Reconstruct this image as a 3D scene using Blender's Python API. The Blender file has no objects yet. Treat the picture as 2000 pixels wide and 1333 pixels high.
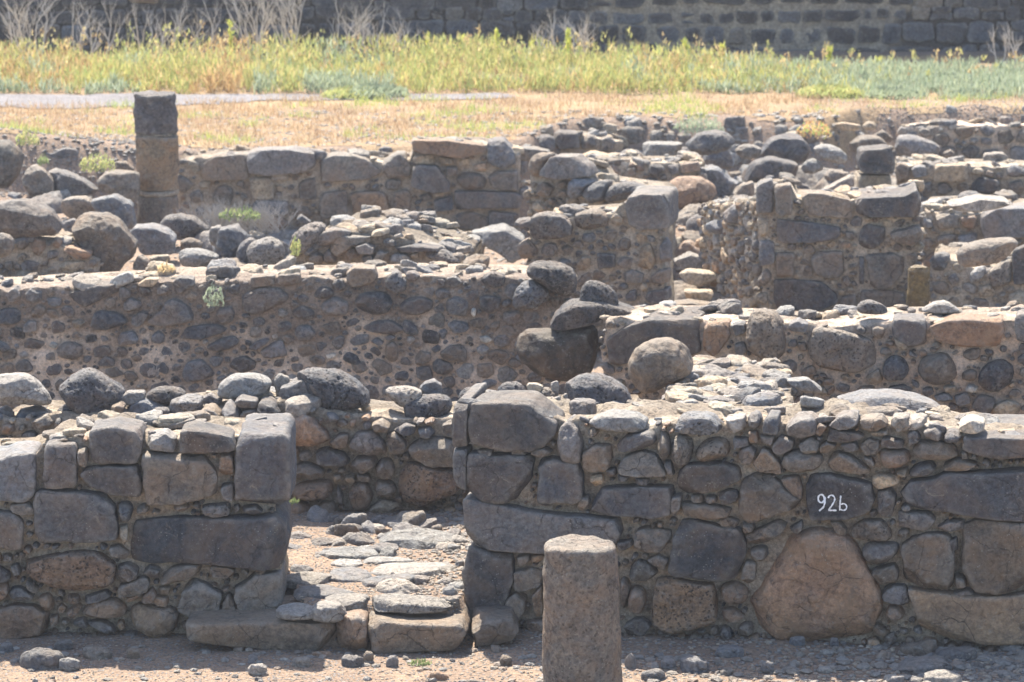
import bpy, math, random
import numpy as np
from mathutils import Vector, noise as mnoise
from mathutils.bvhtree import BVHTree
R = math.radians
S = bpy.context.scene
COL = S.collection
random.seed(7); rng = np.random.default_rng(7)

# ------------------------------------------------------------------ camera, sky, sun
F = 7500.0; H = 5.2; PITCH = R(10.15)
cam = bpy.data.cameras.new('camera'); co = bpy.data.objects.new('camera', cam); COL.objects.link(co)
cam.sensor_width = 36; cam.lens = F/2000*36; cam.clip_start = 0.5; cam.clip_end = 3000
co.location = (0, 0, H); co.rotation_euler = (math.pi/2 - PITCH, 0, 0)
cam.dof.use_dof = True; cam.dof.focus_distance = 20.9; cam.dof.aperture_fstop = 5.2
S.camera = co
SUN_EL = R(57); SUN_AZ = R(-17)          # behind the ruins, a little to the left
w = bpy.data.worlds.new('World'); S.world = w; w.use_nodes = True
nt = w.node_tree; bg = nt.nodes['Background']
sky = nt.nodes.new('ShaderNodeTexSky'); sky.sky_type = 'NISHITA'; sky.sun_disc = False
sky.sun_elevation = SUN_EL; sky.sun_rotation = SUN_AZ; sky.dust_density = 1.5
nt.links.new(sky.outputs[0], bg.inputs[0]); bg.inputs[1].default_value = 0.12
sl = bpy.data.lights.new('sun', 'SUN'); so = bpy.data.objects.new('sun', sl); COL.objects.link(so)
sl.energy = 5.0; sl.angle = R(0.5); sl.color = (1.0, 0.93, 0.81)
sd = Vector((math.sin(SUN_AZ)*math.cos(SUN_EL), math.cos(SUN_AZ)*math.cos(SUN_EL), math.sin(SUN_EL)))
so.rotation_euler = sd.to_track_quat('Z', 'Y').to_euler(); so.location = (0, 10, 30)
S.view_settings.view_transform = 'Standard'; S.view_settings.look = 'None'
S.view_settings.gamma = 1; S.view_settings.exposure = 1.5

# ------------------------------------------------------------------ projection helpers
def ray(px, py):
    cx = (px-1000)/F; cy = (py-666.5)/F
    c, s = math.cos(PITCH), math.sin(PITCH)
    return np.array([cx, c - cy*s, -s - cy*c])
def at(px, py, Y):
    r = ray(px, py); t = Y/r[1]
    return np.array([r[0]*t, Y, H + r[2]*t])
def atz(px, py, z):
    r = ray(px, py); t = (z-H)/r[2]
    return np.array([r[0]*t, r[1]*t, z])

# ------------------------------------------------------------------ numpy noise
_G = rng.normal(size=(256, 3)); _G /= np.linalg.norm(_G, axis=1)[:, None]
_P = rng.permutation(256)
def perlin(p):
    i = np.floor(p).astype(int); f = p - i; u = f*f*f*(f*(f*6-15)+10)
    r = 0
    for dx in (0, 1):
        for dy in (0, 1):
            for dz in (0, 1):
                h = _P[(_P[(_P[(i[:, 0]+dx) & 255] + i[:, 1]+dy) & 255] + i[:, 2]+dz) & 255]
                g = _G[h]
                d = (f[:, 0]-dx)*g[:, 0] + (f[:, 1]-dy)*g[:, 1] + (f[:, 2]-dz)*g[:, 2]
                wx = u[:, 0] if dx else 1-u[:, 0]; wy = u[:, 1] if dy else 1-u[:, 1]; wz = u[:, 2] if dz else 1-u[:, 2]
                r = r + d*wx*wy*wz
    return r
def fbm(p, oct=3):
    a, r = 1.0, 0
    for k in range(oct):
        r = r + a*perlin(p*(2.03**k) + 17.3*k); a *= 0.5
    return r

# ------------------------------------------------------------------ materials
def mat(name, rough=0.9, spec=0.25):
    m = bpy.data.materials.new(name); m.use_nodes = True
    b = m.node_tree.nodes['Principled BSDF']; b.inputs['Roughness'].default_value = rough
    b.inputs['Specular IOR Level'].default_value = spec
    return m, m.node_tree, b
class N:
    def __init__(s, t): s.t = t
    def new(s, k, **kw):
        n = s.t.nodes.new('ShaderNode'+k)
        for a, v in kw.items():
            if a[0] == '_': n.inputs[a[1:].replace('_', ' ')].default_value = v
            else: setattr(n, a, v)
        return n
    def link(s, a, b): s.t.links.new(a, b)
    def noise(s, vec, scale, detail=4, rough=.6, dist=0):
        n = s.new('TexNoise'); n.inputs['Scale'].default_value = scale; n.inputs['Detail'].default_value = detail
        n.inputs['Roughness'].default_value = rough; n.inputs['Distortion'].default_value = dist
        s.link(vec, n.inputs['Vector']); return n.outputs['Fac']
    def ramp(s, f, lo, hi, a=0.0, b=1.0):
        n = s.new('MapRange'); n.inputs['From Min'].default_value = lo; n.inputs['From Max'].default_value = hi
        n.inputs['To Min'].default_value = a; n.inputs['To Max'].default_value = b; s.link(f, n.inputs['Value']); return n.outputs[0]
    def math(s, op, a, b):
        n = s.new('Math', operation=op)
        for i, v in enumerate((a, b)):
            if isinstance(v, (int, float)): n.inputs[i].default_value = v
            else: s.link(v, n.inputs[i])
        return n.outputs[0]
    def mix(s, f, a, b, mode='MIX'):
        n = s.new('Mix', data_type='RGBA', blend_type=mode)
        for i, v in ((0, f), (6, a), (7, b)):
            if isinstance(v, (int, float)): n.inputs[i].default_value = v
            elif isinstance(v, tuple): n.inputs[i].default_value = (*v, 1) if len(v) == 3 else v
            else: s.link(v, n.inputs[i])
        return n.outputs[2]
    def bump(s, h, dist, strength=1.0, prev=None):
        n = s.new('Bump'); n.inputs['Distance'].default_value = dist; n.inputs['Strength'].default_value = strength
        s.link(h, n.inputs['Height'])
        if prev: s.link(prev, n.inputs['Normal'])
        return n.outputs[0]

def make_stone_mat():
    m, t, b = mat('weathered_stone', .82, .3); n = N(t)
    tc = n.new('TexCoord').outputs['Object']
    at_ = n.new('Attribute', attribute_name='tint'); du = n.new('Attribute', attribute_name='dust')
    big = n.noise(tc, 5.5, 5, .62, .4); fine = n.noise(tc, 38, 5, .7); spk = n.noise(tc, 110, 3, .6)
    col = n.mix(1.0, at_.outputs['Color'], n.mix(n.ramp(fine, .3, .7), (.5, .5, .52), (1.5, 1.48, 1.42)), 'MULTIPLY')
    col = n.mix(1.0, col, n.mix(n.ramp(big, .3, .7), (.72, .73, .77), (1.28, 1.24, 1.16)), 'MULTIPLY')
    stain = n.noise(tc, 3.6, 6, .66, .6)
    sm = n.math('MULTIPLY', n.ramp(stain, .42, .66), du.outputs['Fac'])
    col = n.mix(sm, col, (.36, .225, .13))
    film = n.noise(tc, 2.3, 7, .7, 1.2)
    col = n.mix(n.math('MULTIPLY', n.ramp(film, .5, .72, 0, .6), n.math('ADD', .25, du.outputs['Fac'])), col, (.23, .19, .15))
    dark = n.noise(tc, 8.5, 8, .72, 1.0)
    col = n.mix(n.ramp(dark, .53, .66, 0, .5), col, (.055, .052, .056))
    wv = n.new('TexNoise'); wv.inputs['Scale'].default_value = 5; wv.inputs['Detail'].default_value = 4; n.link(tc, wv.inputs['Vector'])
    ws = n.new('VectorMath', operation='SCALE'); ws.inputs['Scale'].default_value = .22; n.link(wv.outputs['Color'], ws.inputs[0])
    wa = n.new('VectorMath', operation='ADD'); n.link(tc, wa.inputs[0]); n.link(ws.outputs[0], wa.inputs[1])
    ve = n.new('TexVoronoi', feature='DISTANCE_TO_EDGE'); ve.inputs['Scale'].default_value = 5.5; n.link(wa.outputs[0], ve.inputs['Vector'])
    crack = n.math('MULTIPLY', n.ramp(ve.outputs['Distance'], .022, .0), n.ramp(n.noise(tc, 4, 3), .46, .58))
    col = n.mix(n.math('MULTIPLY', crack, .6), col, (.035, .03, .028))
    # pale mortar smears and lichen flecks
    li = n.noise(tc, 13, 7, .78, .8)
    col = n.mix(n.ramp(li, .585, .66, 0, .6), col, (.36, .31, .25))
    vo = n.new('TexVoronoi'); vo.inputs['Scale'].default_value = 46; n.link(tc, vo.inputs['Vector'])
    gate = n.ramp(n.noise(tc, 7, 2), .48, .6)
    fl = n.math('MULTIPLY', n.ramp(vo.outputs['Distance'], .2, .1), gate)
    col = n.mix(n.math('MULTIPLY', fl, .6), col, (.45, .43, .38))
    # dust lying on upward faces, with the tops' sunlit paleness painted in
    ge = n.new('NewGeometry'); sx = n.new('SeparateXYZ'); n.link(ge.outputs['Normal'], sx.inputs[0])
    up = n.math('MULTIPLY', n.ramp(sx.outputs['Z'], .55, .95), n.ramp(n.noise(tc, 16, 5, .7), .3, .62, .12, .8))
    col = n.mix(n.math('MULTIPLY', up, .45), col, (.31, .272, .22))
    pn = ge.outputs['Pointiness']
    wear = n.math('MULTIPLY', n.ramp(pn, .515, .565), n.ramp(n.noise(tc, 24, 4), .35, .6, .25, 1))
    col = n.mix(n.math('MULTIPLY', wear, .55), col, (.40, .37, .33))
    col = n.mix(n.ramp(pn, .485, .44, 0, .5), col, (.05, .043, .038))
    # vesicles
    v2 = n.new('TexVoronoi'); v2.inputs['Scale'].default_value = 44; v2.inputs['Randomness'].default_value = 1
    dn = n.new('VectorMath', operation='ADD'); n.link(tc, dn.inputs[0])
    nn = n.new('TexNoise'); nn.inputs['Scale'].default_value = 20; n.link(tc, nn.inputs['Vector'])
    sc = n.new('VectorMath', operation='SCALE'); sc.inputs['Scale'].default_value = .03; n.link(nn.outputs['Color'], sc.inputs[0]); n.link(sc.outputs[0], dn.inputs[1])
    n.link(dn.outputs[0], v2.inputs['Vector'])
    pit = n.math('MULTIPLY', n.math('MULTIPLY', n.ramp(v2.outputs['Distance'], .34, .24), n.ramp(n.noise(tc, 15, 3), .35, .55)), at_.outputs['Alpha'])
    col = n.mix(n.math('MULTIPLY', pit, .75), col, (.03, .028, .028))
    n.link(col, b.inputs['Base Color'])
    h = n.bump(n.noise(tc, 6, 8, .6, .5), .09, .7); h = n.bump(n.noise(tc, 21, 8, .68), .03, .8, h); h = n.bump(n.math('SUBTRACT', 1, crack), .02, .7, h)
    h = n.bump(fine, .016, 1.0, h); h = n.bump(spk, .006, .8, h)
    inv = n.math('SUBTRACT', 1, pit); h = n.bump(inv, .012, .9, h)
    n.link(h, b.inputs['Normal'])
    return m
def make_mortar_mat(name, c1, c2, peb=1.0):
    m, t, b = mat(name, .95, .15); n = N(t)
    tc = n.new('TexCoord').outputs['Object']
    a = n.noise(tc, 5, 6, .7, .5); f = n.noise(tc, 60, 4, .7)
    col = n.mix(n.ramp(a, .35, .65), c1, c2)
    col = n.mix(1.0, col, n.mix(n.ramp(f, .3, .7), (.6, .6, .6), (1.35, 1.33, 1.3)), 'MULTIPLY')
    vo = n.new('TexVoronoi'); vo.inputs['Scale'].default_value = 26; n.link(tc, vo.inputs['Vector'])
    sp = n.new('SeparateColor'); n.link(vo.outputs['Color'], sp.inputs[0])
    tn_ = n.new('Attribute', attribute_name='tint'); col = n.mix(1.0, col, tn_.outputs['Color'], 'MULTIPLY')
    pebm = n.math('MULTIPLY', n.ramp(vo.outputs['Distance'], .42, .3), n.ramp(sp.outputs[0], .45, .5))
    pebm = n.math('MULTIPLY', pebm, peb)
    pc = n.mix(n.ramp(sp.outputs[1], .2, .9), (.085, .082, .088), (.2, .17, .14))
    col = n.mix(pebm, col, pc)
    n.link(col, b.inputs['Base Color'])
    h = n.bump(n.noise(tc, 12, 8, .7), .06, .8); h = n.bump(f, .012, .9, h)
    h = n.bump(pebm, .012, .8, h)
    n.link(h, b.inputs['Normal']); return m
def make_ground_mat(name, c1, c2, c3, gravel=.6):
    m, t, b = mat(name, .96, .1); n = N(t)
    tc = n.new('TexCoord').outputs['Object']
    a = n.noise(tc, 1.4, 6, .65, .4); f = n.noise(tc, 45, 5, .75)
    col = n.mix(n.ramp(a, .36, .64), c1, c2)
    col = n.mix(1.0, col, n.mix(n.ramp(f, .3, .7), (.55, .55, .56), (1.45, 1.42, 1.4)), 'MULTIPLY')
    vo = n.new('TexVoronoi'); vo.inputs['Scale'].default_value = 48; n.link(tc, vo.inputs['Vector'])
    sp = n.new('SeparateColor'); n.link(vo.outputs['Color'], sp.inputs[0])
    pm = n.math('MULTIPLY', n.ramp(vo.outputs['Distance'], .45, .3), n.ramp(sp.outputs[0], 1-gravel, 1-gravel+.05))
    col = n.mix(pm, col, n.mix(sp.outputs[1], c3, tuple(min(1, 2.2*x) for x in c3)))
    n.link(col, b.inputs['Base Color'])
    h = n.bump(n.noise(tc, 9, 8, .7), .06, .7); h = n.bump(pm, .012, .9, h); h = n.bump(f, .01, .8, h)
    n.link(h, b.inputs['Normal']); return m
def make_leaf_mat(name, trans=.45):
    m, t, b = mat(name, .75, .2); n = N(t)
    a = n.new('Attribute', attribute_name='tint'); n.link(a.outputs['Color'], b.inputs['Base Color'])
    tr = n.new('BsdfTranslucent'); n.link(a.outputs['Color'], tr.inputs['Color'])
    mx = n.new('MixShader'); mx.inputs[0].default_value = trans
    n.link(b.outputs[0], mx.inputs[1]); n.link(tr.outputs[0], mx.inputs[2])
    n.link(mx.outputs[0], t.nodes['Material Output'].inputs['Surface']); return m
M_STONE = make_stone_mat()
M_MORTAR = make_mortar_mat('lime_mortar', (.60, .52, .42), (.40, .32, .245), .35)
M_MORTAR_PINK = make_mortar_mat('earth_mortar', (.78, .64, .51), (.56, .45, .36), .3)
M_MORTAR_DARK = make_mortar_mat('weathered_mortar', (.12, .10, .085), (.20, .15, .115), .9)
M_GROUND = make_ground_mat('stony_soil', (.32, .235, .17), (.25, .185, .14), (.15, .14, .135), .55)
M_STRAW = make_ground_mat('straw_covered_soil', (.34, .25, .15), (.24, .17, .115), (.26, .2, .14), .3)
M_PATH = make_ground_mat('crushed_gravel', (.24, .23, .235), (.19, .18, .185), (.17, .165, .165), .6)
M_LEAF = make_leaf_mat('thin_leaves'); M_TWIG = make_leaf_mat('dry_stems', .1)
mp, tp, bp_ = mat('white_paint', .6, .3); nn_ = N(tp)
tcp = nn_.new('TexCoord').outputs['Object']
nn_.link(nn_.mix(nn_.ramp(nn_.noise(tcp, 60, 4, .7), .35, .6), (.62, .62, .63), (.88, .88, .88)), bp_.inputs['Base Color'])
M_PAINT = mp

# ------------------------------------------------------------------ object helpers
def link_mesh(name, V, Fc, m, parent=None, tint=None, dust=None, smooth=True, origin=None):
    me = bpy.data.meshes.new(name)
    V = np.asarray(V, float)
    if parent is not None:
        V = V - np.array(parent['_o']); loc = None
    else:
        if origin is None: origin = np.array([V[:, 0].mean(), V[:, 1].mean(), V[:, 2].min()])
        V = V - origin; loc = origin
    Fc = np.asarray(Fc, np.int32)
    me.vertices.add(len(V)); me.vertices.foreach_set('co', V.astype(np.float32).ravel())
    k = Fc.shape[1]
    me.loops.add(Fc.size); me.loops.foreach_set('vertex_index', Fc.ravel())
    me.polygons.add(len(Fc)); me.polygons.foreach_set('loop_start', np.arange(0, Fc.size, k, dtype=np.int32))
    me.polygons.foreach_set('loop_total', np.full(len(Fc), k, np.int32))
    me.polygons.foreach_set('use_smooth', np.full(len(Fc), smooth, bool))
    if tint is not None:
        a = me.attributes.new('tint', 'FLOAT_COLOR', 'POINT')
        T = np.asarray(tint, np.float32)
        if T.ndim == 1: T = np.tile(T, (len(V), 1))
        a.data.foreach_set('color', T.ravel())
        d = me.attributes.new('dust', 'FLOAT', 'POINT')
        D = np.full(len(V), dust if dust is not None else 0.0, np.float32) if not hasattr(dust, '__len__') else np.asarray(dust, np.float32)
        d.data.foreach_set('value', D)
    me.update(); me.validate()
    me.materials.append(m)
    o = bpy.data.objects.new(name, me); COL.objects.link(o)
    if parent is not None: o.parent = parent
    else: o.location = loc
    return o
def tag(o, label=None, cat=None, group=None, kind=None):
    if cat and not kind: kind = 'thing'
    if label: o['label'] = label
    if cat: o['category'] = cat
    if group: o['group'] = group
    if kind: o['kind'] = kind
    return o
EMPTIES = []
def thing(name, loc, label, cat, group=None):
    o = bpy.data.objects.new(name, None); COL.objects.link(o)
    o.location = tuple(float(v) for v in loc); o['_o'] = [float(v) for v in loc]
    o.empty_display_size = .1
    EMPTIES.append(o); return tag(o, label, cat, group)

# colour families of the stones: (rgb, brown stain)
PAL = {'d': ((.094, .097, .110), .35), 'm': ((.085, .076, .068), .3), 'g': ((.172, .174, .186), .35), 'b': ((.20, .175, .152), .5),
       'r': ((.31, .205, .145), .7), 'o': ((.40, .27, .175), .5), 't': ((.44, .36, .265), .3),
       'w': ((.66, .62, .55), .05), 'p': ((.33, .315, .30), .15), 'v': ((.05, .048, .053), .15)}
def colour(c, r, pit=0.0):
    rgb, du = PAL[c]; k = r.uniform(.72, 1.3); s = r.uniform(-.09, .09)
    return (rgb[0]*k*(1+s), rgb[1]*k, rgb[2]*k*(1-s), pit), du

# ------------------------------------------------------------------ the stone generator
def outline(poly, n, rnd, r):
    """n points round the polygon at equal steps, corners cut a little, edges made uneven; counter-clockwise."""
    P = np.asarray(poly, float)
    x, y = P[:, 0], P[:, 1]; x2, y2 = np.roll(x, -1), np.roll(y, -1)
    cr = x*y2 - x2*y; A = cr.sum()/2
    c = np.array([((x+x2)*cr).sum(), ((y+y2)*cr).sum()])/(6*A) if abs(A) > 1e-9 else P.mean(0)
    if A < 0: P = P[::-1]
    for k in range(rnd[1]):
        Q = np.roll(P, -1, 0); P = np.stack([P*(1-rnd[0])+Q*rnd[0], P*rnd[0]+Q*(1-rnd[0])], 1).reshape(-1, 2)
    Q = np.vstack([P, P[:1]]); seg = np.linalg.norm(np.diff(Q, axis=0), axis=1); cum = np.concatenate([[0], seg.cumsum()])
    t = np.arange(n)/n*cum[-1]
    X = np.stack([np.interp(t, cum, Q[:, 0]), np.interp(t, cum, Q[:, 1])], 1)
    size = cum[-1]/4; d = X - c; o = r.uniform(0, 60)
    q = np.stack([d[:, 0]/size*2.2+o, d[:, 1]/size*2.2, np.zeros(n)], 1)
    return c, c + d*(1 + perlin(q)*.07 + perlin(q*3.1)*.035 + perlin(q*8)*.014)[:, None]
def stone(poly, ep=.6, depth=.2, front=.03, seed=0, rough=1.0, chops=3, res=1.0, rnd=(.12, 2), pits=0.0, back=None, offs=(.8, .96)):
    """poly in plane coords (u, v). Returns verts in (u, v, n); n=0 is the face plane, the body runs to n=-2*depth."""
    r = np.random.default_rng(seed)
    P = np.asarray(poly, float); size = max(np.ptp(P[:, 0]), np.ptp(P[:, 1])); mn = min(np.ptp(P[:, 0]), np.ptp(P[:, 1]))
    nth = int(np.clip(28 + size*120*res, 24, 150)); nt_ = int(np.clip(14 + size*55*res, 12, 50))
    c, Pt = outline(P, nth, rnd, r)
    t = (np.arange(1, nt_)/nt_)*math.pi
    q = 2/ep; rr = (np.sin(t)**q + abs(np.cos(t))**q)**(-1/q)
    s = rr*np.sin(t); z = rr*np.cos(t)
    U = c[0] + s[:, None]*(Pt[:, 0]-c[0])[None]; Vv = c[1] + s[:, None]*(Pt[:, 1]-c[1])[None]
    back = depth if back is None else back
    Z = np.repeat(np.where(z > 0, z*depth, z*back)[:, None], nth, 1)
    V = np.stack([U.ravel(), Vv.ravel(), Z.ravel()], 1)
    V = np.vstack([V, [c[0], c[1], depth], [c[0], c[1], -back]])
    C = np.array([c[0], c[1], 0.]); L = V - C
    # chipped facets
    for k in range(chops):
        n = r.normal(size=3); n[2] = abs(n[2])*(2.2 if k % 3 else .8); n /= np.linalg.norm(n)
        dmax = (L@n).max(); off = dmax*r.uniform(*offs)
        ex = L@n - off; L = L - np.where(ex > 0, ex*.93, 0)[:, None]*n
    o = r.uniform(0, 60, 3)
    nrm = L/np.maximum(np.linalg.norm(L, axis=1), 1e-6)[:, None]
    tl = r.normal(0, .045, 2)*(1 if size > .12 else 1.6); L[:, 2] += np.where(L[:, 2] > 0, L[:, 0]*tl[0]+L[:, 1]*tl[1], 0)
    f1 = 1.6/max(size, .04)
    dsp = fbm(L*f1 + o, 2)*.095*mn*rough + fbm(L*f1*4.0 + o, 3)*.040*mn**.8*rough
    rid = 1-abs(fbm(L*f1*2.2 + o + 9, 2))*2.2
    dsp = dsp - np.clip(rid-.72, 0, 1)*.05*mn*rough
    if pits > 0:
        pn = perlin(L*55 + o); dsp = dsp - np.clip(pn-.18, 0, .5)*.045*pits - np.clip(perlin(L*24+o)-.3, 0, .5)*.08*pits
    w_ = np.clip(abs(nrm[:, 2])*1.0+.35, 0, 1)
    L = L + nrm*(dsp*w_)[:, None]
    V = C + L; V[:, 2] += front - depth
    a = np.arange(nt_-2)[:, None]*nth; j = np.arange(nth)[None]; j2 = (j+1) % nth
    Q = np.stack([a+j, a+nth+j, a+nth+j2, a+j2], -1).reshape(-1, 4)
    i0 = (nt_-1)*nth; j = np.arange(nth); j2 = (j+1) % nth
    T1 = np.stack([np.full(nth, i0), j, j2, np.full(nth, i0)], 1)
    bse = (nt_-2)*nth
    T2 = np.stack([np.full(nth, i0+1), bse+j2, bse+j, np.full(nth, i0+1)], 1)
    return V, Q, T1, T2
def tri(Q, T1, T2):
    return np.vstack([Q[:, [0, 1, 2]], Q[:, [0, 2, 3]], T1[:, :3], T2[:, :3]])
SHAPE = {'k': (.16, (.07, 2), 5), 'n': (.34, (.12, 2), 8), 'o': (.78, (.2, 3), 3), 'K': (.2, (.1, 2), 4), 'N': (.42, (.14, 2), 6), 'O': (.8, (.25, 3), 1)}

def parse(txt, ox, oy, sc):
    out = []
    for it in txt.replace('\n', ';').split(';'):
        f = it.split()
        if not f: continue
        code = f[0]; p = [tuple(float(q) for q in s.split(',')) for s in f[1:]]
        out.append((code, [(ox + x/sc, oy + y/sc) for x, y in p]))
    return out
CROP = {'A': (0, 780, 2.41), 'B': (500, 680, 2.0417), 'C': (1000, 760, 2.327), 'D': (1480, 760, 2.327), 'E': (0, 500, 3.333),
        'F': (550, 480, 2.857), 'G': (1140, 560, 2.3256), 'H': (0, 160, 3.333), 'I': (350, 220, 2.817), 'J': (1000, 220, 3.173), 'K': (1450, 200, 3.029)}
def tr(c, txt): return parse(txt, *CROP[c])

# ------------------------------------------------------------------ terrain
def sst(a, b, x): t = np.clip((x-a)/(b-a), 0, 1); return t*t*(3-2*t)
def terr(x, y):
    x = np.asarray(x, float); y = np.asarray(y, float)
    z = -.02 + .22*sst(0, .17, y - 20.45 + .59*sst(-1.22, -1.12, x)*(1-sst(-.30, -.20, x))) - .30*sst(22.6, 23.2, y)
    z = z + .52*sst(26.6, 28.5, y)*(1-sst(-2.1, -1.5, x))*(1-sst(33.6, 34.8, y))*(1-sst(-3.45, -3.2, x)*sst(31.4, 32.6, y))
    z = z + .42*sst(31.8, 33.2, y)*sst(.2, 1.2, x)*(1-.5*sst(34.5, 37, y))
    edge = 35.5 + 2.0*sst(-.3, .8, x) + .8*sst(3.0, 3.6, x)
    z = z*(1-sst(edge-.25, edge+.1, y)) + (.66 + .02*(y-38))*sst(edge-.25, edge+.45, y)
    # dark gravel heap at the far left and the bank at the right
    z = z + .30*np.exp(-((x+4.9)/.9)**2 - ((y-35.0)/1.3)**2)
    z = z + .0*np.exp(-((x-4.6)/1.2)**2 - ((y-39.2)/.9)**2)
    return z
def terr1(x, y): return float(terr(np.array([x]), np.array([y]))[0])
def build_ground():
    xs = np.unique(np.concatenate([np.linspace(-90, -9, 14), np.linspace(-9, 9, 300), np.linspace(9, 90, 14)]))
    ys = np.unique(np.concatenate([np.linspace(-20, 16, 10), np.linspace(16, 23, 150), np.linspace(23, 45, 260), np.linspace(45, 200, 14)]))
    X, Y = np.meshgrid(xs, ys); X = X.ravel(); Y = Y.ravel()
    p = np.stack([X*1.1, Y*1.1, X*0], 1)
    Z = terr(X, Y) + np.where((Y > 17) & (Y < 44), fbm(p, 2)*.022 + fbm(p*5+3, 3)*.014, 0)
    nx, ny = len(xs), len(ys)
    i = np.arange(ny-1)[:, None]*nx; j = np.arange(nx-1)[None]
    Q = np.stack([i+j, i+j+1, i+nx+j+1, i+nx+j], -1).reshape(-1, 4)
    V = np.stack([X, Y, Z], 1)
    def sheet(name, sel, m, lift):
        c = V[Q].mean(1); k = sel(c[:, 0], c[:, 1]); q = Q[k]
        u, inv = np.unique(q, return_inverse=True)
        v = V[u].copy(); v[:, 2] += lift
        return tag(link_mesh(name, v, inv.reshape(-1, 4), m, origin=np.zeros(3)), kind='structure')
    sheet('ground', lambda x, y: x == x, M_GROUND, 0)
    wob = lambda x: .12*np.sin(x*1.3)+.08*np.sin(x*3.1+1)
    sheet('dry_field', lambda x, y: (y > 35.98 + 1.95*sst(-.3, .8, x) + .8*sst(3.0, 3.6, x) + wob(x)*1.6 + .1*np.sin(x*7)) & (y < 43) & (x > -4.4+wob(y*1.2)-(y-35)*.6), M_STRAW, .004)
    sheet('gravel_path', lambda x, y: (y > 38.7+.6*sst(-5, -.5, x)+.08*np.sin(x*1.8)) & (y < 39.62) & (x < .1+.3*np.sin(y*2)), M_PATH, .012)
build_ground()

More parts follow.
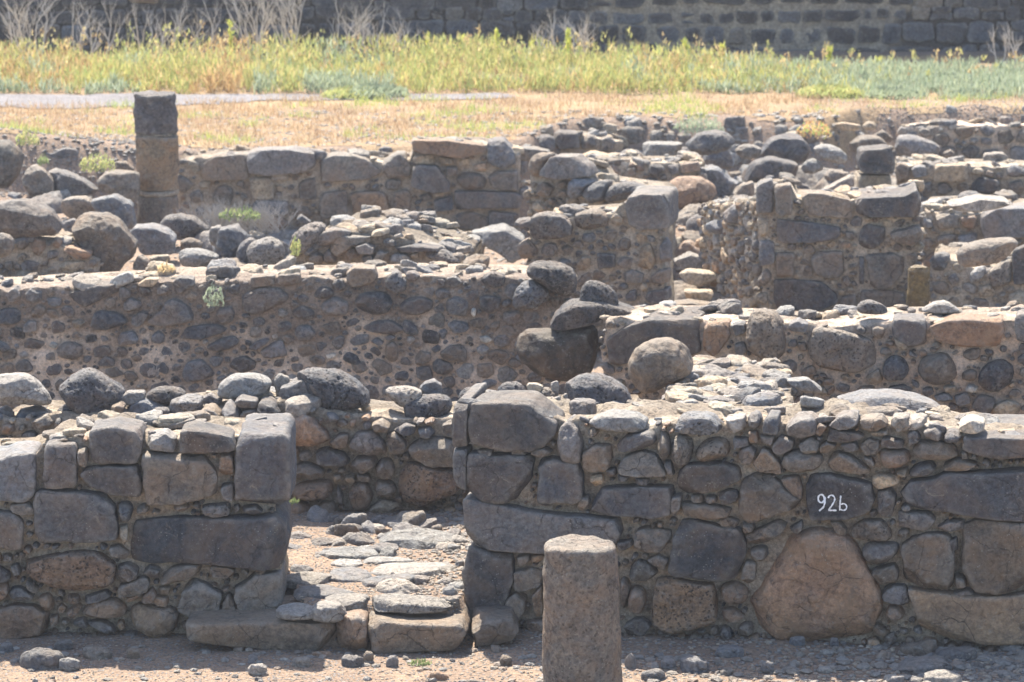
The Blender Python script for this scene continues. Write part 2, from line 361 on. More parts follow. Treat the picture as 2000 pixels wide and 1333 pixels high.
# ------------------------------------------------------------------ walls
def wall(name, label, P0, P1, T, prof, zb, stones=(), auto=(.03, .12, 900), cols='ddgggbbr', mortar=None, proud=.03, core_in=.03,
         world_prof=False, top_stones=40, sdepth=.16, seed=1, group=None, cat='stone wall', autoshape='nnoo', endfill=False, part='stone', back_profile=0.0, rough_core=1.0, limit=96, stain=None, shade_=1):
    """P0, P1: (x, y) of the face line; outward normal = (dy, -dx). prof: top edge, px pairs or (u, z)."""
    r = np.random.default_rng(seed)
    P0 = np.array(P0, float); P1 = np.array(P1, float); L = np.linalg.norm(P1-P0); u = (P1-P0)/L; n = np.array([u[1], -u[0]])
    def proj(px, py):
        d = ray(px, py); # (d.xy*t - P0).n = 0
        t = (P0@n)/(d[:2]@n); p = d*t; p[2] += H
        return (p[:2]-P0)@u, p[2]
    pr = [tuple(q) for q in prof] if world_prof else [proj(*q) for q in prof]
    pu = np.array([q[0] for q in pr]); pz = np.array([q[1] for q in pr])
    ztop = lambda q: np.interp(q, pu, pz)
    mid = P0 + u*L/2 - n*T/2
    root = thing(name, (mid[0], mid[1], zb), label, cat, group)
    def W(V):   # local (u, v, n) -> world
        V = np.asarray(V); return np.stack([P0[0]+V[:, 0]*u[0]+V[:, 2]*n[0], P0[1]+V[:, 0]*u[1]+V[:, 2]*n[1], V[:, 1]], 1)
    # core
    nu = int(L/.045)+2; nf = 22; ntp = 12
    us = np.linspace(0, L, nu); zt = ztop(us) - .025
    fr = np.linspace(0, 1, nf)
    rows = []
    for k in range(nf): rows.append(np.stack([us, zb + (zt-zb)*fr[k], np.full(nu, -core_in)], 1))
    for k in range(1, ntp): rows.append(np.stack([us, zt + back_profile*k/ntp, np.full(nu, -core_in-(T-core_in)*k/ntp)], 1))
    for k in range(nf): rows.append(np.stack([us, zb + (zt+back_profile-zb)*(1-fr[k]), np.full(nu, -T)], 1))
    nr = len(rows); V = np.vstack(rows)
    o = r.uniform(0, 50, 3)
    dz = fbm(V*3.3+o, 3)*.035 + fbm(V*11+o, 3)*.022
    k0 = nu*nf; k1 = nu*(nf+ntp-1)
    D = np.zeros_like(V); D[:k0+0, 2] = dz[:k0]; D[k0-nu:k1, 1] = dz[k0-nu:k1]*1.3; D[k1:, 2] = -dz[k1:]
    eu = np.minimum(V[:, 0], L-V[:, 0]); D[:, 0] = np.where(eu < .03, (fbm(V*4+o+5, 3)*.05+fbm(V*14+o, 2)*.02) - np.sign(V[:, 0]-L/2)*.02, 0)
    V = V + D*rough_core
    i = np.arange(nr-1)[:, None]*nu; j = np.arange(nu-1)[None]
    Q = np.stack([i+j, i+j+1, i+nu+j+1, i+nu+j], -1).reshape(-1, 4)
    caps = []
    for k in range(nf-1):
        b0 = (nr-1-k)*nu; b1 = (nr-2-k)*nu
        caps += [[k*nu, (k+1)*nu, b1, b0], [k*nu+nu-1, b0+nu-1, b1+nu-1, (k+1)*nu+nu-1]]
    # close the top between the front and back profile at the ends
    for e in (0, nu-1):
        ring = [(nf-1+q)*nu+e for q in range(ntp+1)]
        for q in range(1, ntp-1):
            f = [ring[0], ring[q], ring[q+1], ring[q+1]]
            caps.append(f if e == 0 else f[::-1])
    FQ = np.vstack([Q, np.array(caps)])
    FT = np.vstack([FQ[:, [0, 1, 2]], FQ[:, [0, 2, 3]]])
    FT = FT[(FT[:, 0] != FT[:, 1]) & (FT[:, 1] != FT[:, 2]) & (FT[:, 0] != FT[:, 2])]
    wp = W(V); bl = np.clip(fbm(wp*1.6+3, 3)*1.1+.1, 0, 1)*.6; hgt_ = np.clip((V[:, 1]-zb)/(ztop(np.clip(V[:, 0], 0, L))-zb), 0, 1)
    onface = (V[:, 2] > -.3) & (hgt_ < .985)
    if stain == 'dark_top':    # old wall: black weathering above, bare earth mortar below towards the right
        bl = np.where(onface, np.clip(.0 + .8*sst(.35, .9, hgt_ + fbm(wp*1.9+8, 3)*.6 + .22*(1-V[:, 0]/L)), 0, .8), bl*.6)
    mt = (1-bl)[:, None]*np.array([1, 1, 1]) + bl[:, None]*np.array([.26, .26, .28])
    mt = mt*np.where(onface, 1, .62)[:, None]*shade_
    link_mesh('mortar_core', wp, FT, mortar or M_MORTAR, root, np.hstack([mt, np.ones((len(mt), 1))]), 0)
    # occupancy grid for the automatic infill
    cs = .01; zmin = zb; gw = int(L/cs)+1; gh = max(4, int((pz.max()-zmin)/cs)+2)
    occ = np.zeros((gh, gw), bool)
    gx = (np.arange(gw)+.5)*cs; gz = zmin+(np.arange(gh)+.5)*cs
    occ |= gz[:, None] > ztop(gx)[None] - .008
    def mark(P, grow=.006):
        c = P.mean(0); Q_ = c + (P-c)*(1+grow*2/max(np.ptp(P[:, 0]), .02))
        x0, x1 = int(max(0, (Q_[:, 0].min())/cs)), int(min(gw, Q_[:, 0].max()/cs+1)); z0, z1 = int(max(0, (Q_[:, 1].min()-zmin)/cs)), int(min(gh, (Q_[:, 1].max()-zmin)/cs+1))
        if x1 <= x0 or z1 <= z0: return
        X, Z = np.meshgrid(gx[x0:x1], gz[z0:z1]); ins = np.zeros(X.shape, bool)
        for a, b in zip(Q_, np.roll(Q_, -1, 0)):
            cnd = (a[1] > Z) != (b[1] > Z)
            with np.errstate(divide='ignore', invalid='ignore'): xc = (b[0]-a[0])*(Z-a[1])/(b[1]-a[1])+a[0]
            ins ^= cnd & (X < xc)
        occ[z0:z1, x0:x1] |= ins
    items = []   # (area, part name, V, F, tint, dust, special)
    for code, pp in stones:
        P = np.array([proj(*q) for q in pp]); mark(P)
        ep, rnd, ch = SHAPE[code[1]]; pit = .9 if code[1].isupper() else .06
        sz = min(np.ptp(P[:, 0]), np.ptp(P[:, 1])); big = max(np.ptp(P[:, 0]), np.ptp(P[:, 1]))
        dp = min(T*.46, max(sz*.55, .05)) if 'D' not in code[2:] else T*.46
        fr_ = proud*(.7+.6*r.random()) + core_in + (min(.24*sz, .12) if code[1] in 'oO' else min(.12*sz, .03) if code[1] in 'nN' else .005)
        off_ = .07 if 'P' in code[2:] else 0.0
        sd_ = int(r.integers(1e9))
        V, Qd, T1, T2 = stone(P, ep, fr_, fr_ - core_in + off_, sd_, 1.0 if code[1] not in 'kK' else .7, ch, 1.0, rnd, .9 if code[1].isupper() else 0, back=2*dp, offs=(.84, .97) if code[1] in 'kK' else (.78, .95))
        tn, du = colour(code[0], r, pit)
        items.append([1e3+sz*big, W(V), tri(Qd, T1, T2), tn, du, code])
    smin, smax, tries = auto
    sizes = smax*(smin/smax)**(np.linspace(0, 1, tries)**.7)
    for k, s in enumerate(sizes):
        s *= r.uniform(.85, 1.1)
        asp = r.uniform(.55, .95); ang = r.normal(0, .35)
        cu = r.uniform(0, L); cz = r.uniform(zb, max(zb+.02, ztop(cu)))
        m_ = int(r.integers(5, 9)); th = np.sort((np.arange(m_)+r.uniform(-.35, .35, m_))/m_*2*math.pi); sq = r.uniform(.5, .95)
        ra = 1/(abs(np.cos(th))**(2/sq)+abs(np.sin(th))**(2/sq))**(sq/2)*r.uniform(.85, 1.08, m_)
        x = np.cos(th)*ra*s/2; y = np.sin(th)*ra*s/2*asp
        P = np.stack([cu+x*math.cos(ang)-y*math.sin(ang), cz+x*math.sin(ang)+y*math.cos(ang)], 1)
        # test
        ii = np.clip(((np.vstack([P, P*.6+.4*np.array([cu, cz]), [[cu, cz]]])-[0, zmin])/cs).astype(int), 0, [gw-1, gh-1])
        if occ[ii[:, 1], ii[:, 0]].any(): continue
        mark(P, .004)
        sh = autoshape[int(r.integers(len(autoshape)))]; ep, rnd, ch = SHAPE[sh]
        df = core_in + proud*r.uniform(.4, 1.0)*min(1, s/.07) + (.12*s if sh == 'o' else 0)
        V, Qd, T1, T2 = stone(P, ep, df, df-core_in-.004, int(r.integers(1e9)), 1, ch, .75, rnd, back=s*asp*.6)
        tn, du = colour(cols[int(r.integers(len(cols)))], r, .5 if r.random() < .25 else .05)
        items.append([s*s*asp, W(V), tri(Qd, T1, T2), tn, du, ''])
    # stones bedded in the top
    for k in range(top_stones):
        cu = r.uniform(.02, L-.02); dn_ = r.uniform(.03, T-.03); s = .05*(.27/.05)**(r.random()**1.3)
        hgt = s*r.uniform(.16, .42); ztp = float(ztop(cu)) + back_profile*dn_/T - .02
        P = np.stack([np.cos(np.arange(7)/7*2*math.pi)*s/2*r.uniform(.7, 1.15, 7), np.sin(np.arange(7)/7*2*math.pi)*s*.38*r.uniform(.7, 1.15, 7)], 1)
        V, Qd, T1, T2 = stone(P, .4, hgt/2, hgt/2, int(r.integers(1e9)), 1.2, 8, .8, (.1, 1))
        a = r.uniform(0, math.pi); ti = r.normal(0, .16, 2)
        x = V[:, 0]*math.cos(a)-V[:, 1]*math.sin(a); y = V[:, 0]*math.sin(a)+V[:, 1]*math.cos(a); z = V[:, 2] + x*ti[0] + y*ti[1]
        VV = np.stack([cu+x, ztp+z+hgt*r.uniform(0, .25), -dn_+y], 1)
        Fq = tri(Qd, T1, T2)[:, ::-1]
        tn, du = colour('ggbptpt'[int(r.integers(7))], r, .05)
        items.append([s*s*.35, W(VV), Fq, tn, du, ''])
    items.sort(key=lambda q: -q[0])
    ret = {}
    for it in items[:limit]:
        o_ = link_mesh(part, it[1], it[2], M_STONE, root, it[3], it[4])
        if '#' in it[5]: ret['number'] = (o_, it[1], it[2])
    rest = items[limit:]
    if rest:
        off = 0; VV, FF, TT, DD = [], [], [], []
        for it in rest:
            VV.append(it[1]); FF.append(it[2]+off); off += len(it[1]); TT.append(np.tile(it[3], (len(it[1]), 1))); DD.append(np.full(len(it[1]), it[4]))
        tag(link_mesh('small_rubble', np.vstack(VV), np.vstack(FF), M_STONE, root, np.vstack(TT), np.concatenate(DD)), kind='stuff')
    ret['W'] = W; ret['proj'] = proj; ret['root'] = root; ret['n'] = n; ret['ztop'] = ztop
    return ret
def line(pxa, Ya, pxb, Yb):
    return ((pxa-1000)/F*1.0*Ya*1.0/math.cos(0)*1.0, Ya), ((pxb-1000)/F*Yb, Yb)
def ln(pxa, Ya, pxb, Yb, py):
    a = at(pxa, py, Ya); b = at(pxb, py, Yb); return (a[0], a[1]), (b[0], b[1])

FL = tr('A', '''gk 0,272 90,248 165,255 168,340 160,480 10,490 0,488 -60,480 -60,280;dk 210,215 350,208 362,235 362,405 340,418 205,418 200,390;bn 365,235 410,235 412,300 400,322 362,320
dk 425,145 530,125 660,150 672,175 665,250 650,300 480,310 430,290 420,220;dk 372,350 400,325 640,312 670,400 665,460 520,450 430,410;pn 680,240 690,180 770,160 830,195 828,250 700,240
dk 840,250 850,150 900,130 1100,175 1112,230 1095,245 880,262;bk 670,255 860,265 960,275 1020,340 1035,430 1010,450 800,495 690,500 665,380;rn 1035,260 1095,258 1100,350 1060,365 1028,345
dkD 1125,160 1340,155 1365,190 1375,480 1330,505 1150,495 1105,470 1110,200;gk 155,440 200,430 480,435 540,520 555,600 550,665 400,680 180,675 160,620;bn 40,500 130,490 165,520 160,550 60,550
gk -50,520 60,540 110,580 100,700 60,720 -50,710;go 560,490 610,490 625,530 605,585 570,585 555,540;tn 560,600 600,600 605,660 580,690 560,660
dkD 620,620 640,580 760,560 900,555 1200,560 1300,540 1345,600 1350,660 1320,800 1000,775 800,770 680,790 615,770 612,680;bn 510,700 560,690 610,730 590,760 530,745
rN 105,780 130,745 300,720 460,720 545,780 548,860 490,900 420,910 260,880 150,850;gn 550,790 600,775 650,800 645,845 570,865 548,830;bn 670,810 700,790 755,800 740,850 700,840
bn 760,840 800,800 880,775 980,785 960,810 850,860 750,870;bn 985,790 1060,785 1105,795 1100,835 1060,850 1000,840;bk 555,880 690,835 705,870 690,910 560,935;gn 395,935 500,905 530,920 500,945 400,965
rn 670,925 715,890 735,920 730,960 670,965;rn 580,945 660,912 665,930 600,960;bk 870,870 920,850 1050,915 1035,980 1010,1060 940,1045 835,990;bn 1045,960 1075,915 1120,990 1120,1035 1090,1038 1040,1010
bk 1150,870 1200,820 1330,815 1335,920 1310,1040 1240,1045 1140,1020 1085,900;ro 385,985 450,945 550,945 595,985 585,1030 480,1042 380,1020;oo 600,990 660,965 780,975 835,1000 840,1060 790,1120 760,1155 690,1130 620,1070
rn -60,1010 60,970 160,975 230,1010 230,1080 130,1140 -60,1140;gn 400,1050 480,1045 545,1085 540,1118 450,1090;rn -20,868 30,870 40,920 10,962 -20,960;ro 180,930 230,915 252,950 245,1000 200,1005 178,965
rn 310,1000 370,965 385,985 350,1030 315,1025;gn 45,895 100,890 160,930 140,960 80,950 40,930;bn 125,850 185,900 160,915 120,880;bn 45,790 80,785 95,830 70,830;dn -20,785 45,830 40,860 -20,860
rn 230,1030 270,1020 275,1060 240,1080;ro 310,925 370,925 375,965 330,970;dn 1130,520 1200,505 1240,540 1190,550;gN 945,510 1000,500 1080,495 1085,545 1000,558 950,545
bn 1200,790 1250,785 1250,820 1200,822;gn 1035,410 1095,400 1105,480 1050,485;bn 1120,1040 1160,1015 1190,1040 1150,1060;on 740,895 800,880 795,925 750,925;on 720,930 790,935 790,975 725,970''')
a, b = ln(-420, 20.12, 552, 20.12, 900)
wall('rubble_wall', 'low dark basalt wall left of the doorway with large squared blocks and tall corner block', a, b, .62,
     [(-420, 900), (0, 893), (70, 890), (88, 866), (170, 848), (280, 845), (350, 845), (470, 850), (570, 850)], -.06, FL, (.02, .12, 6000), 'dgbbrrog',
     M_MORTAR, .035, .072, shade_=1, top_stones=60, seed=11, rough_core=1.5)

FR = tr('B', '''dk 850,222 960,212 1095,215 1192,300 1197,340 1150,395 1090,408 980,408 855,385 845,300;dkD 788,225 845,215 842,395 800,400 783,390;gk 783,405 843,408 838,575 812,560 790,520;dkD 850,415 1080,430 1105,450 1090,540 1040,610 960,625 890,615 835,570
dkD 850,790 960,815 1020,830 1025,930 990,1020 960,1085 890,1090 850,1050 825,900;bn 1000,1000 1030,980 1075,985 1070,1060 1030,1095 990,1080;gn 1015,405 1070,405 1080,430 1020,428;bn 1090,405 1150,400 1180,420 1150,440 1095,432;bn 880,410 940,405 940,430 890,428
rn 1070,1095 1150,1085 1150,1140 1080,1130''') + [('gkD', [(906, 974), (990, 988), (1055, 1000), (1130, 1007), (1232, 1018), (1206, 1061), (1120, 1085), (1000, 1080), (926, 1070), (909, 1045)])] + tr('C', '''
gn 215,175 270,140 300,190 318,240 310,340 220,330 205,260;bn 320,300 370,255 440,260 465,300 430,375 325,382;pn 345,150 430,112 560,125 605,155 600,195 500,195 390,180
dn 470,260 530,205 640,190 655,240 610,275 480,290;bn 480,360 510,310 600,285 650,300 705,390 640,415 570,400 490,385;bo 665,200 700,205 725,270 710,320 680,330 660,290;bO 715,330 720,240 760,208 815,225 820,290 800,350 750,375
gN 720,150 790,120 900,125 965,190 900,212 790,205 725,190;bO 820,300 870,235 960,225 990,270 980,315 900,340 840,335;pn 965,140 1050,130 1060,180 1000,205 970,180;go 1065,130 1110,110 1135,150 1110,190 1070,170
dk 1140,150 1165,120 1210,125 1210,205 1140,205;gn 1020,290 1080,258 1110,290 1075,360 1045,340;dn 745,385 800,345 960,340 1030,360 1040,420 920,465 790,492 750,450
dk 120,320 180,315 300,340 320,400 318,500 290,525 200,515 170,535 120,535;dk 360,560 355,530 400,455 600,440 730,450 740,480 715,595 600,585 420,575;gn 725,490 770,485 765,540 740,580 722,570
dn 935,480 980,460 1030,470 1020,520 960,530;bn 810,490 860,485 870,520 820,515;go 875,490 930,490 930,525 880,528;bn 755,570 770,520 900,525 1000,550 980,585 880,595;bn 555,650 600,635 720,650 720,690 680,740 600,748 550,740
dk 710,840 725,690 770,600 900,610 1030,640 1065,700 1060,770 1010,860 950,880 850,865 720,855;bn 520,830 570,780 640,810 660,850 620,880 550,885;bn 610,780 660,755 710,780 690,830 650,815
ro 520,960 545,905 590,910 608,960 585,1030 540,1035 520,1000;oN 600,880 700,860 850,890 915,885 930,980 925,1060 850,1090 720,1110 620,1060 600,960;ro 940,900 1020,880 1070,920 1060,970 1000,992 945,960
bn 1045,830 1060,785 1110,790 1105,870 1070,900 1040,870;bo 1070,740 1110,720 1160,720 1165,770 1120,788;bn 5,830 80,820 135,830 130,900 40,925 5,910;bn 10,770 70,755 80,790 30,810;ro 490,860 520,870 535,920 510,1010 490,1000
gn 505,1075 580,1040 630,1080 600,1130 510,1130;bn 935,600 980,585 1030,605 1020,635 950,625;bo 1040,610 1100,615 1100,650 1050,665;dn 470,700 540,690 550,720 490,740;rn 950,1010 1000,1000 1060,1040 1000,1070 960,1050
on 90,930 130,890 140,1040 100,1040;dn 425,370 465,365 470,400 430,400;gn 475,395 530,400 520,425 480,425;gn 555,405 620,410 615,440 560,435;tn 350,400 410,390 415,430 370,450;bn 295,545 300,500 345,490 350,530 320,558
dn 1000,225 1070,230 1075,260 1010,280;rn 1070,200 1110,195 1120,245 1080,250;gn 1125,215 1190,215 1180,265 1130,240;gn 690,330 720,335 735,400 710,390''') + tr('D', '''
bn -25,330 20,270 60,285 105,350 105,392 0,378;bn -97,560 -75,430 -10,388 60,400 195,500 200,530 150,570 10,615 -60,600;bn -60,670 90,600 135,610 120,650 20,715 -20,720
gn 115,185 170,130 240,125 270,160 265,210 200,225 130,210;rn 255,195 280,155 320,175 280,222;gn 320,170 370,120 455,115 455,170 400,185 330,182;bn 460,140 560,130 590,170 540,195 475,185;pn 600,180 610,130 685,130 690,165 640,200
dn 300,215 330,183 450,200 485,222 400,245 310,240;tn 505,195 590,190 595,205 530,222;dn 555,250 570,220 660,240 665,270 560,268;gN 675,210 710,185 740,220 730,255 690,262;gk 755,190 810,172 835,195 830,235 765,225
gO 840,215 870,188 930,205 920,245 870,252 840,240;wn 910,160 960,135 1030,155 1030,190 980,205 920,195;dkD 935,220 1060,215 1290,215 1290,310 1100,318 1000,300 930,275;dn 65,250 100,218 160,235 165,275 100,300 70,290
bn 180,255 240,220 280,245 270,290 210,295;bn 280,260 310,240 360,260 320,290 280,290;gn 370,255 440,242 460,280 400,290;bn 465,260 500,230 555,240 550,290 490,305;bo 695,290 720,240 800,240 900,260 910,310 850,330 720,325
ro 540,310 560,278 680,280 695,330 650,362 560,365;bo 100,310 180,280 290,300 300,345 260,380 160,388 110,360;bn 310,335 345,285 420,305 515,370 500,390 320,375;bn 475,310 520,315 535,350 500,345;go 685,380 720,345 790,335 815,360 780,400 690,405
tn 515,400 540,388 640,395 645,430 540,458 515,430;tn 625,375 680,365 680,400 640,405;bn 840,350 900,320 1000,345 960,370 850,378;vk# 215,440 240,400 300,385 520,430 530,500 510,550 420,600 310,595 240,595 215,540
dk 635,455 680,420 800,410 860,385 1290,365 1290,605 1000,585 850,555 700,545 650,500;gn 540,470 600,455 630,490 610,580 570,595 545,560;go 645,540 690,520 705,550 660,560;gn 620,600 640,560 780,565 810,600 770,645 640,630;gn 800,640 870,600 940,600 945,640 850,650
bN 420,640 470,600 560,595 600,640 610,690 520,690 425,680;go 465,740 500,700 630,700 640,750 570,815 500,800;bn 320,605 360,600 405,640 400,670 360,665;bn 515,850 530,820 620,800 640,830 630,890 550,890;gn 555,960 580,900 670,900 690,950 680,985 600,980
ro 575,1040 590,990 650,990 670,1040 630,1065;rn -20,880 20,760 90,690 180,650 260,632 350,640 430,685 490,790 550,910 562,1010 530,1105 440,1140 250,1150 70,1130 -20,1085 -45,990
bn 650,720 700,680 790,660 870,660 890,760 885,915 800,920 680,890 640,850;bk 920,620 980,590 1290,620 1290,840 1140,935 980,925 920,820;ok 680,905 860,925 960,940 1140,940 1290,920 1290,1160 1000,1165 850,1130 740,1080 690,960
gn 870,935 960,910 985,940 940,948;bo 890,850 940,860 955,905 895,910;rn 100,410 180,400 205,460 200,510 130,460;gn 135,640 200,600 205,640 180,662;bn 495,1100 540,1070 600,1110 570,1130;dn 870,690 905,680 910,740 880,750''')
FRA = (-.245, 20.27); FRB = (3.55, 19.63)
fr = wall('rubble_wall', 'long basalt wall right of the doorway bearing the white painted number', FRA, FRB, .62,
     [(880, 800), (905, 800), (1060, 812), (1090, 822), (1150, 822), (1400, 822), (1600, 822), (1800, 826), (1880, 848), (2000, 850), (2200, 852)], -.06, FR, (.02, .11, 9000), 'dgbbrog',
     M_MORTAR, .035, .075, shade_=1, top_stones=90, seed=12, limit=140, rough_core=1.5)

# painted number on its block: brush strokes laid on the stone's face
def paint_number():
    o, V, Fc = fr['number']; bvh = BVHTree.FromPolygons([tuple(v) for v in V], [tuple(int(i) for i in f) for f in Fc])
    n = fr['n']; ox, oy, sc = CROP['D']
    def arc(cx, cy, rx, ry, a0, a1, k=14): return [(cx+rx*math.cos(R(a0+(a1-a0)*i/k)), cy+ry*math.sin(R(a0+(a1-a0)*i/k))) for i in range(k+1)]
    strokes = [(arc(291, 492, 14, 18, -40, 320), 7.5), ([(308, 484), (309, 505), (302, 530), (282, 548)], 7.5),
               (arc(338, 492, 15, 16, 190, 375, 9)+[(350, 505), (338, 525), (324, 543)], 7), ([(323, 544), (340, 544), (361, 545)], 7.5),
               ([(380, 478), (378, 500), (376, 525), (375, 546)], 7), (arc(391, 530, 16, 15, 230, 500, 12), 6.5)]
    VV, FF = [], []
    rr = random.Random(3)
    for pts, wd in strokes:
        P = np.array(pts, float); seg = np.linalg.norm(np.diff(P, axis=0), axis=1); cum = np.concatenate([[0], seg.cumsum()])
        m = max(4, int(cum[-1]/3)); t = np.linspace(0, cum[-1], m)
        Px = np.interp(t, cum, P[:, 0]); Py = np.interp(t, cum, P[:, 1])
        dx = np.gradient(Px); dy = np.gradient(Py); l = np.hypot(dx, dy); nx, ny = -dy/l, dx/l
        base = len(VV)
        for i in range(m):
            ww = wd/2*(1+.18*math.sin(i*.9)+rr.uniform(-.12, .12))*(.8 if i in (0, m-1) else 1)
            for s in (-1, -.4, .4, 1):
                px = ox+(Px[i]+nx[i]*ww*s)/sc; py = oy+(Py[i]+ny[i]*ww*s)/sc
                u_, z_ = fr['proj'](px, py); p = fr['W'](np.array([[u_, z_, .3]]))[0]
                h = bvh.ray_cast(Vector(p), Vector((-n[0], -n[1], 0)))
                q = h[0] if h[0] is not None else Vector(fr['W'](np.array([[u_, z_, .03]]))[0])
                VV.append((q[0]+n[0]*.0025, q[1]+n[1]*.0025, q[2]))
            if i:
                for k in range(3): FF.append((base+4*i-4+k, base+4*i-3+k, base+4*i+1+k, base+4*i+k))
    ob = link_mesh('painted_number', VV, FF, M_PAINT, fr['root'])
    ob.parent = o
    ob['label'] = 'white hand painted 92b'
paint_number()

MW = tr('B', '''rn 90,300 110,260 200,262 290,340 298,370 240,395 150,400 90,330;gn 370,385 400,340 470,335 520,390 520,430 440,430 380,410;bn 520,350 555,335 600,380 590,420 530,425 515,390
bn 605,400 660,365 740,355 785,370 830,380 830,470 700,475 620,435;dn 235,420 280,400 350,420 372,460 340,475 240,470;bn 375,470 400,440 470,435 490,460 430,500 385,495;bo 470,480 500,445 545,450 555,510 520,530 480,520
bo 145,480 190,455 270,485 280,510 220,535 150,525;ro 140,560 200,535 290,530 310,560 290,605 200,615 140,600;ro 365,600 385,545 440,540 470,590 440,650 385,650;bo 470,570 480,530 540,535 565,575 540,595 480,590
rN 570,530 600,460 680,470 830,500 830,560 700,620 640,640 580,610 565,570;ro 125,620 170,605 220,640 215,690 160,680 120,660;bo 230,650 260,615 310,615 325,660 310,695 240,690;gn 320,545 345,590 345,625 325,620
tn 450,645 500,605 570,620 575,640 540,660 460,660;rn 330,680 370,655 420,665 420,695 350,700;bo 170,420 210,415 222,440 190,458 170,445;dn 545,330 600,305 640,320 630,350 570,350;gn 640,330 690,318 715,345 680,365 645,355
bn 290,385 330,345 370,350 360,405 300,405;dn 10,220 50,210 95,250 90,290 20,290 0,260;bn 455,310 500,285 535,310 520,340 480,345;to 300,510 340,505 345,535 310,540;to 350,515 390,510 400,540 360,545;bn 400,505 450,510 460,540 410,530
bo 550,600 575,590 590,615 565,625;bn 740,310 780,290 785,360 745,345;gn 275,265 310,265 330,290 300,300''') + tr('E', '''
gN 1150,950 1200,925 1310,950 1290,1020 1220,1035 1170,990;bn 1275,1060 1310,1000 1380,990 1430,1040 1420,1090 1290,1105;go 1440,1010 1480,950 1540,990 1570,1050 1500,1085 1450,1060;gn 1520,960 1560,925 1670,950 1670,1000 1560,990
do 1680,1000 1740,945 1800,970 1815,1040 1760,1070 1690,1060;bn 1560,1040 1600,1000 1665,1010 1670,1080 1560,1085;bn 715,990 770,970 800,1000 780,1050 720,1040''') + tr('F', '''
gn 1475,920 1540,920 1560,960 1500,975;bn 1540,890 1600,880 1640,930 1620,950 1550,940;gn 1100,870 1190,860 1200,900 1120,910''')
a, b = ln(-500, 22.3, 1250, 22.1, 800)
wall('rubble_wall', 'low dark cobble wall behind the doorway, capped by rounded boulders', a, b, .6,
     [(-500, 812), (0, 812), (250, 808), (380, 795), (560, 785), (640, 800), (780, 818), (900, 812), (1100, 800), (1250, 800)], .1, MW, (.025, .15, 6000), 'dgbbrrgt', M_MORTAR, .04, .08, shade_=.9, top_stones=60, seed=13)

DW = tr('E', '''dn 430,250 600,190 780,180 790,220 700,270 560,335 490,300;gn 780,190 850,230 850,260 800,300 775,270;go 800,310 850,268 920,300 915,345 850,372 810,360;do 580,400 650,345 780,370 845,430 780,460 640,490 570,460
gn 855,400 930,355 975,370 930,440 890,465 855,440;gn 950,430 1060,350 1080,280 1140,255 1200,300 1290,380 1260,420 1090,465;gn 1115,180 1150,140 1260,145 1270,190 1190,240 1130,260;go 1020,215 1070,180 1105,210 1090,255 1020,258
tn 890,190 950,150 1040,150 1000,200 900,200;go 1570,250 1700,205 1840,210 1890,270 1820,340 1650,390 1580,350;go 1400,380 1440,330 1500,325 1535,370 1520,435 1440,445;dn 1165,540 1220,460 1350,445 1500,460 1450,500 1300,545
do 1330,600 1420,540 1520,515 1570,560 1500,610 1400,625;gn 1180,780 1220,690 1310,670 1370,720 1405,780 1300,810 1220,820;dn 1490,720 1520,670 1600,650 1670,690 1660,740 1560,770;gn 1690,620 1760,570 1840,545 1870,650 1790,670 1720,670
go 360,620 400,570 480,555 550,590 550,640 480,685 390,660;gn 750,540 790,500 870,490 915,530 890,570 780,585;go 980,550 1000,500 1040,485 1075,520 1065,570 1010,580;to 460,430 520,408 558,430 540,470 480,470
gk 150,470 180,420 240,425 240,480 200,500 155,495;dn -40,430 -40,350 90,340 140,370 130,430 60,450;gn 165,250 200,210 280,230 290,280 220,310 170,290;gn 30,260 100,195 135,250 130,290 60,305;gn 300,280 350,270 415,285 390,330 320,330
bk 1630,140 1790,125 1795,190 1640,205;bn 1810,125 1950,110 1955,180 1850,205 1810,180;gn 630,700 690,650 750,680 745,720 640,720;gn 100,700 170,670 230,720 220,760 110,760;go -20,600 -20,545 50,570 70,610 20,635
dn 1010,740 1060,680 1110,750 1080,770;bn 845,660 900,640 930,670 890,695;dn 1610,600 1680,550 1760,530 1740,570 1660,620;do 1910,480 1960,450 2020,450 2020,545 1950,550;bn 1310,270 1350,210 1440,210 1480,260 1420,310 1320,310
go 920,545 960,550 970,575 930,580;wn 315,590 340,555 380,575 360,605''') + tr('F', '''bk 360,160 400,120 520,125 535,180 480,225 400,235 365,200;go 215,340 260,290 330,285 380,330 370,380 310,400 240,385;do 405,310 450,260 580,260 625,310 590,385 470,385 420,350
do 650,340 700,290 780,280 850,310 840,360 760,395 680,380;gN 575,180 640,145 700,190 700,250 640,265 580,230;go 850,260 890,235 940,255 930,290 880,305;gn 915,370 920,310 980,275 1040,320 1035,400 960,385;dn 1095,290 1140,275 1230,290 1210,350 1150,380 1100,340
wo 1060,350 1085,350 1085,390 1070,400 1055,380;wn 1100,510 1150,505 1180,530 1150,545 1105,535;go 65,490 90,445 160,440 200,480 170,525 100,530;gn 495,540 530,510 575,540 550,560;bn 580,560 620,535 650,560 645,640 600,660 580,620
bn 745,620 770,585 835,600 830,640 780,675 745,660;bn 875,600 950,545 1000,550 1050,610 1040,650 910,640;gn 920,440 960,415 1040,430 1045,480 960,490;do 175,270 220,220 290,240 290,290 200,300;do 50,370 120,330 190,370 180,410 80,410
dn 445,460 520,415 640,420 690,470 620,495 500,490;dN 1100,180 1180,150 1250,170 1245,220 1190,240 1120,215;wn 240,610 300,600 310,620 260,635;go 685,150 740,140 780,170 740,205 700,195''')
a, b = ln(-600, 26.1, 1120, 26.0, 560)
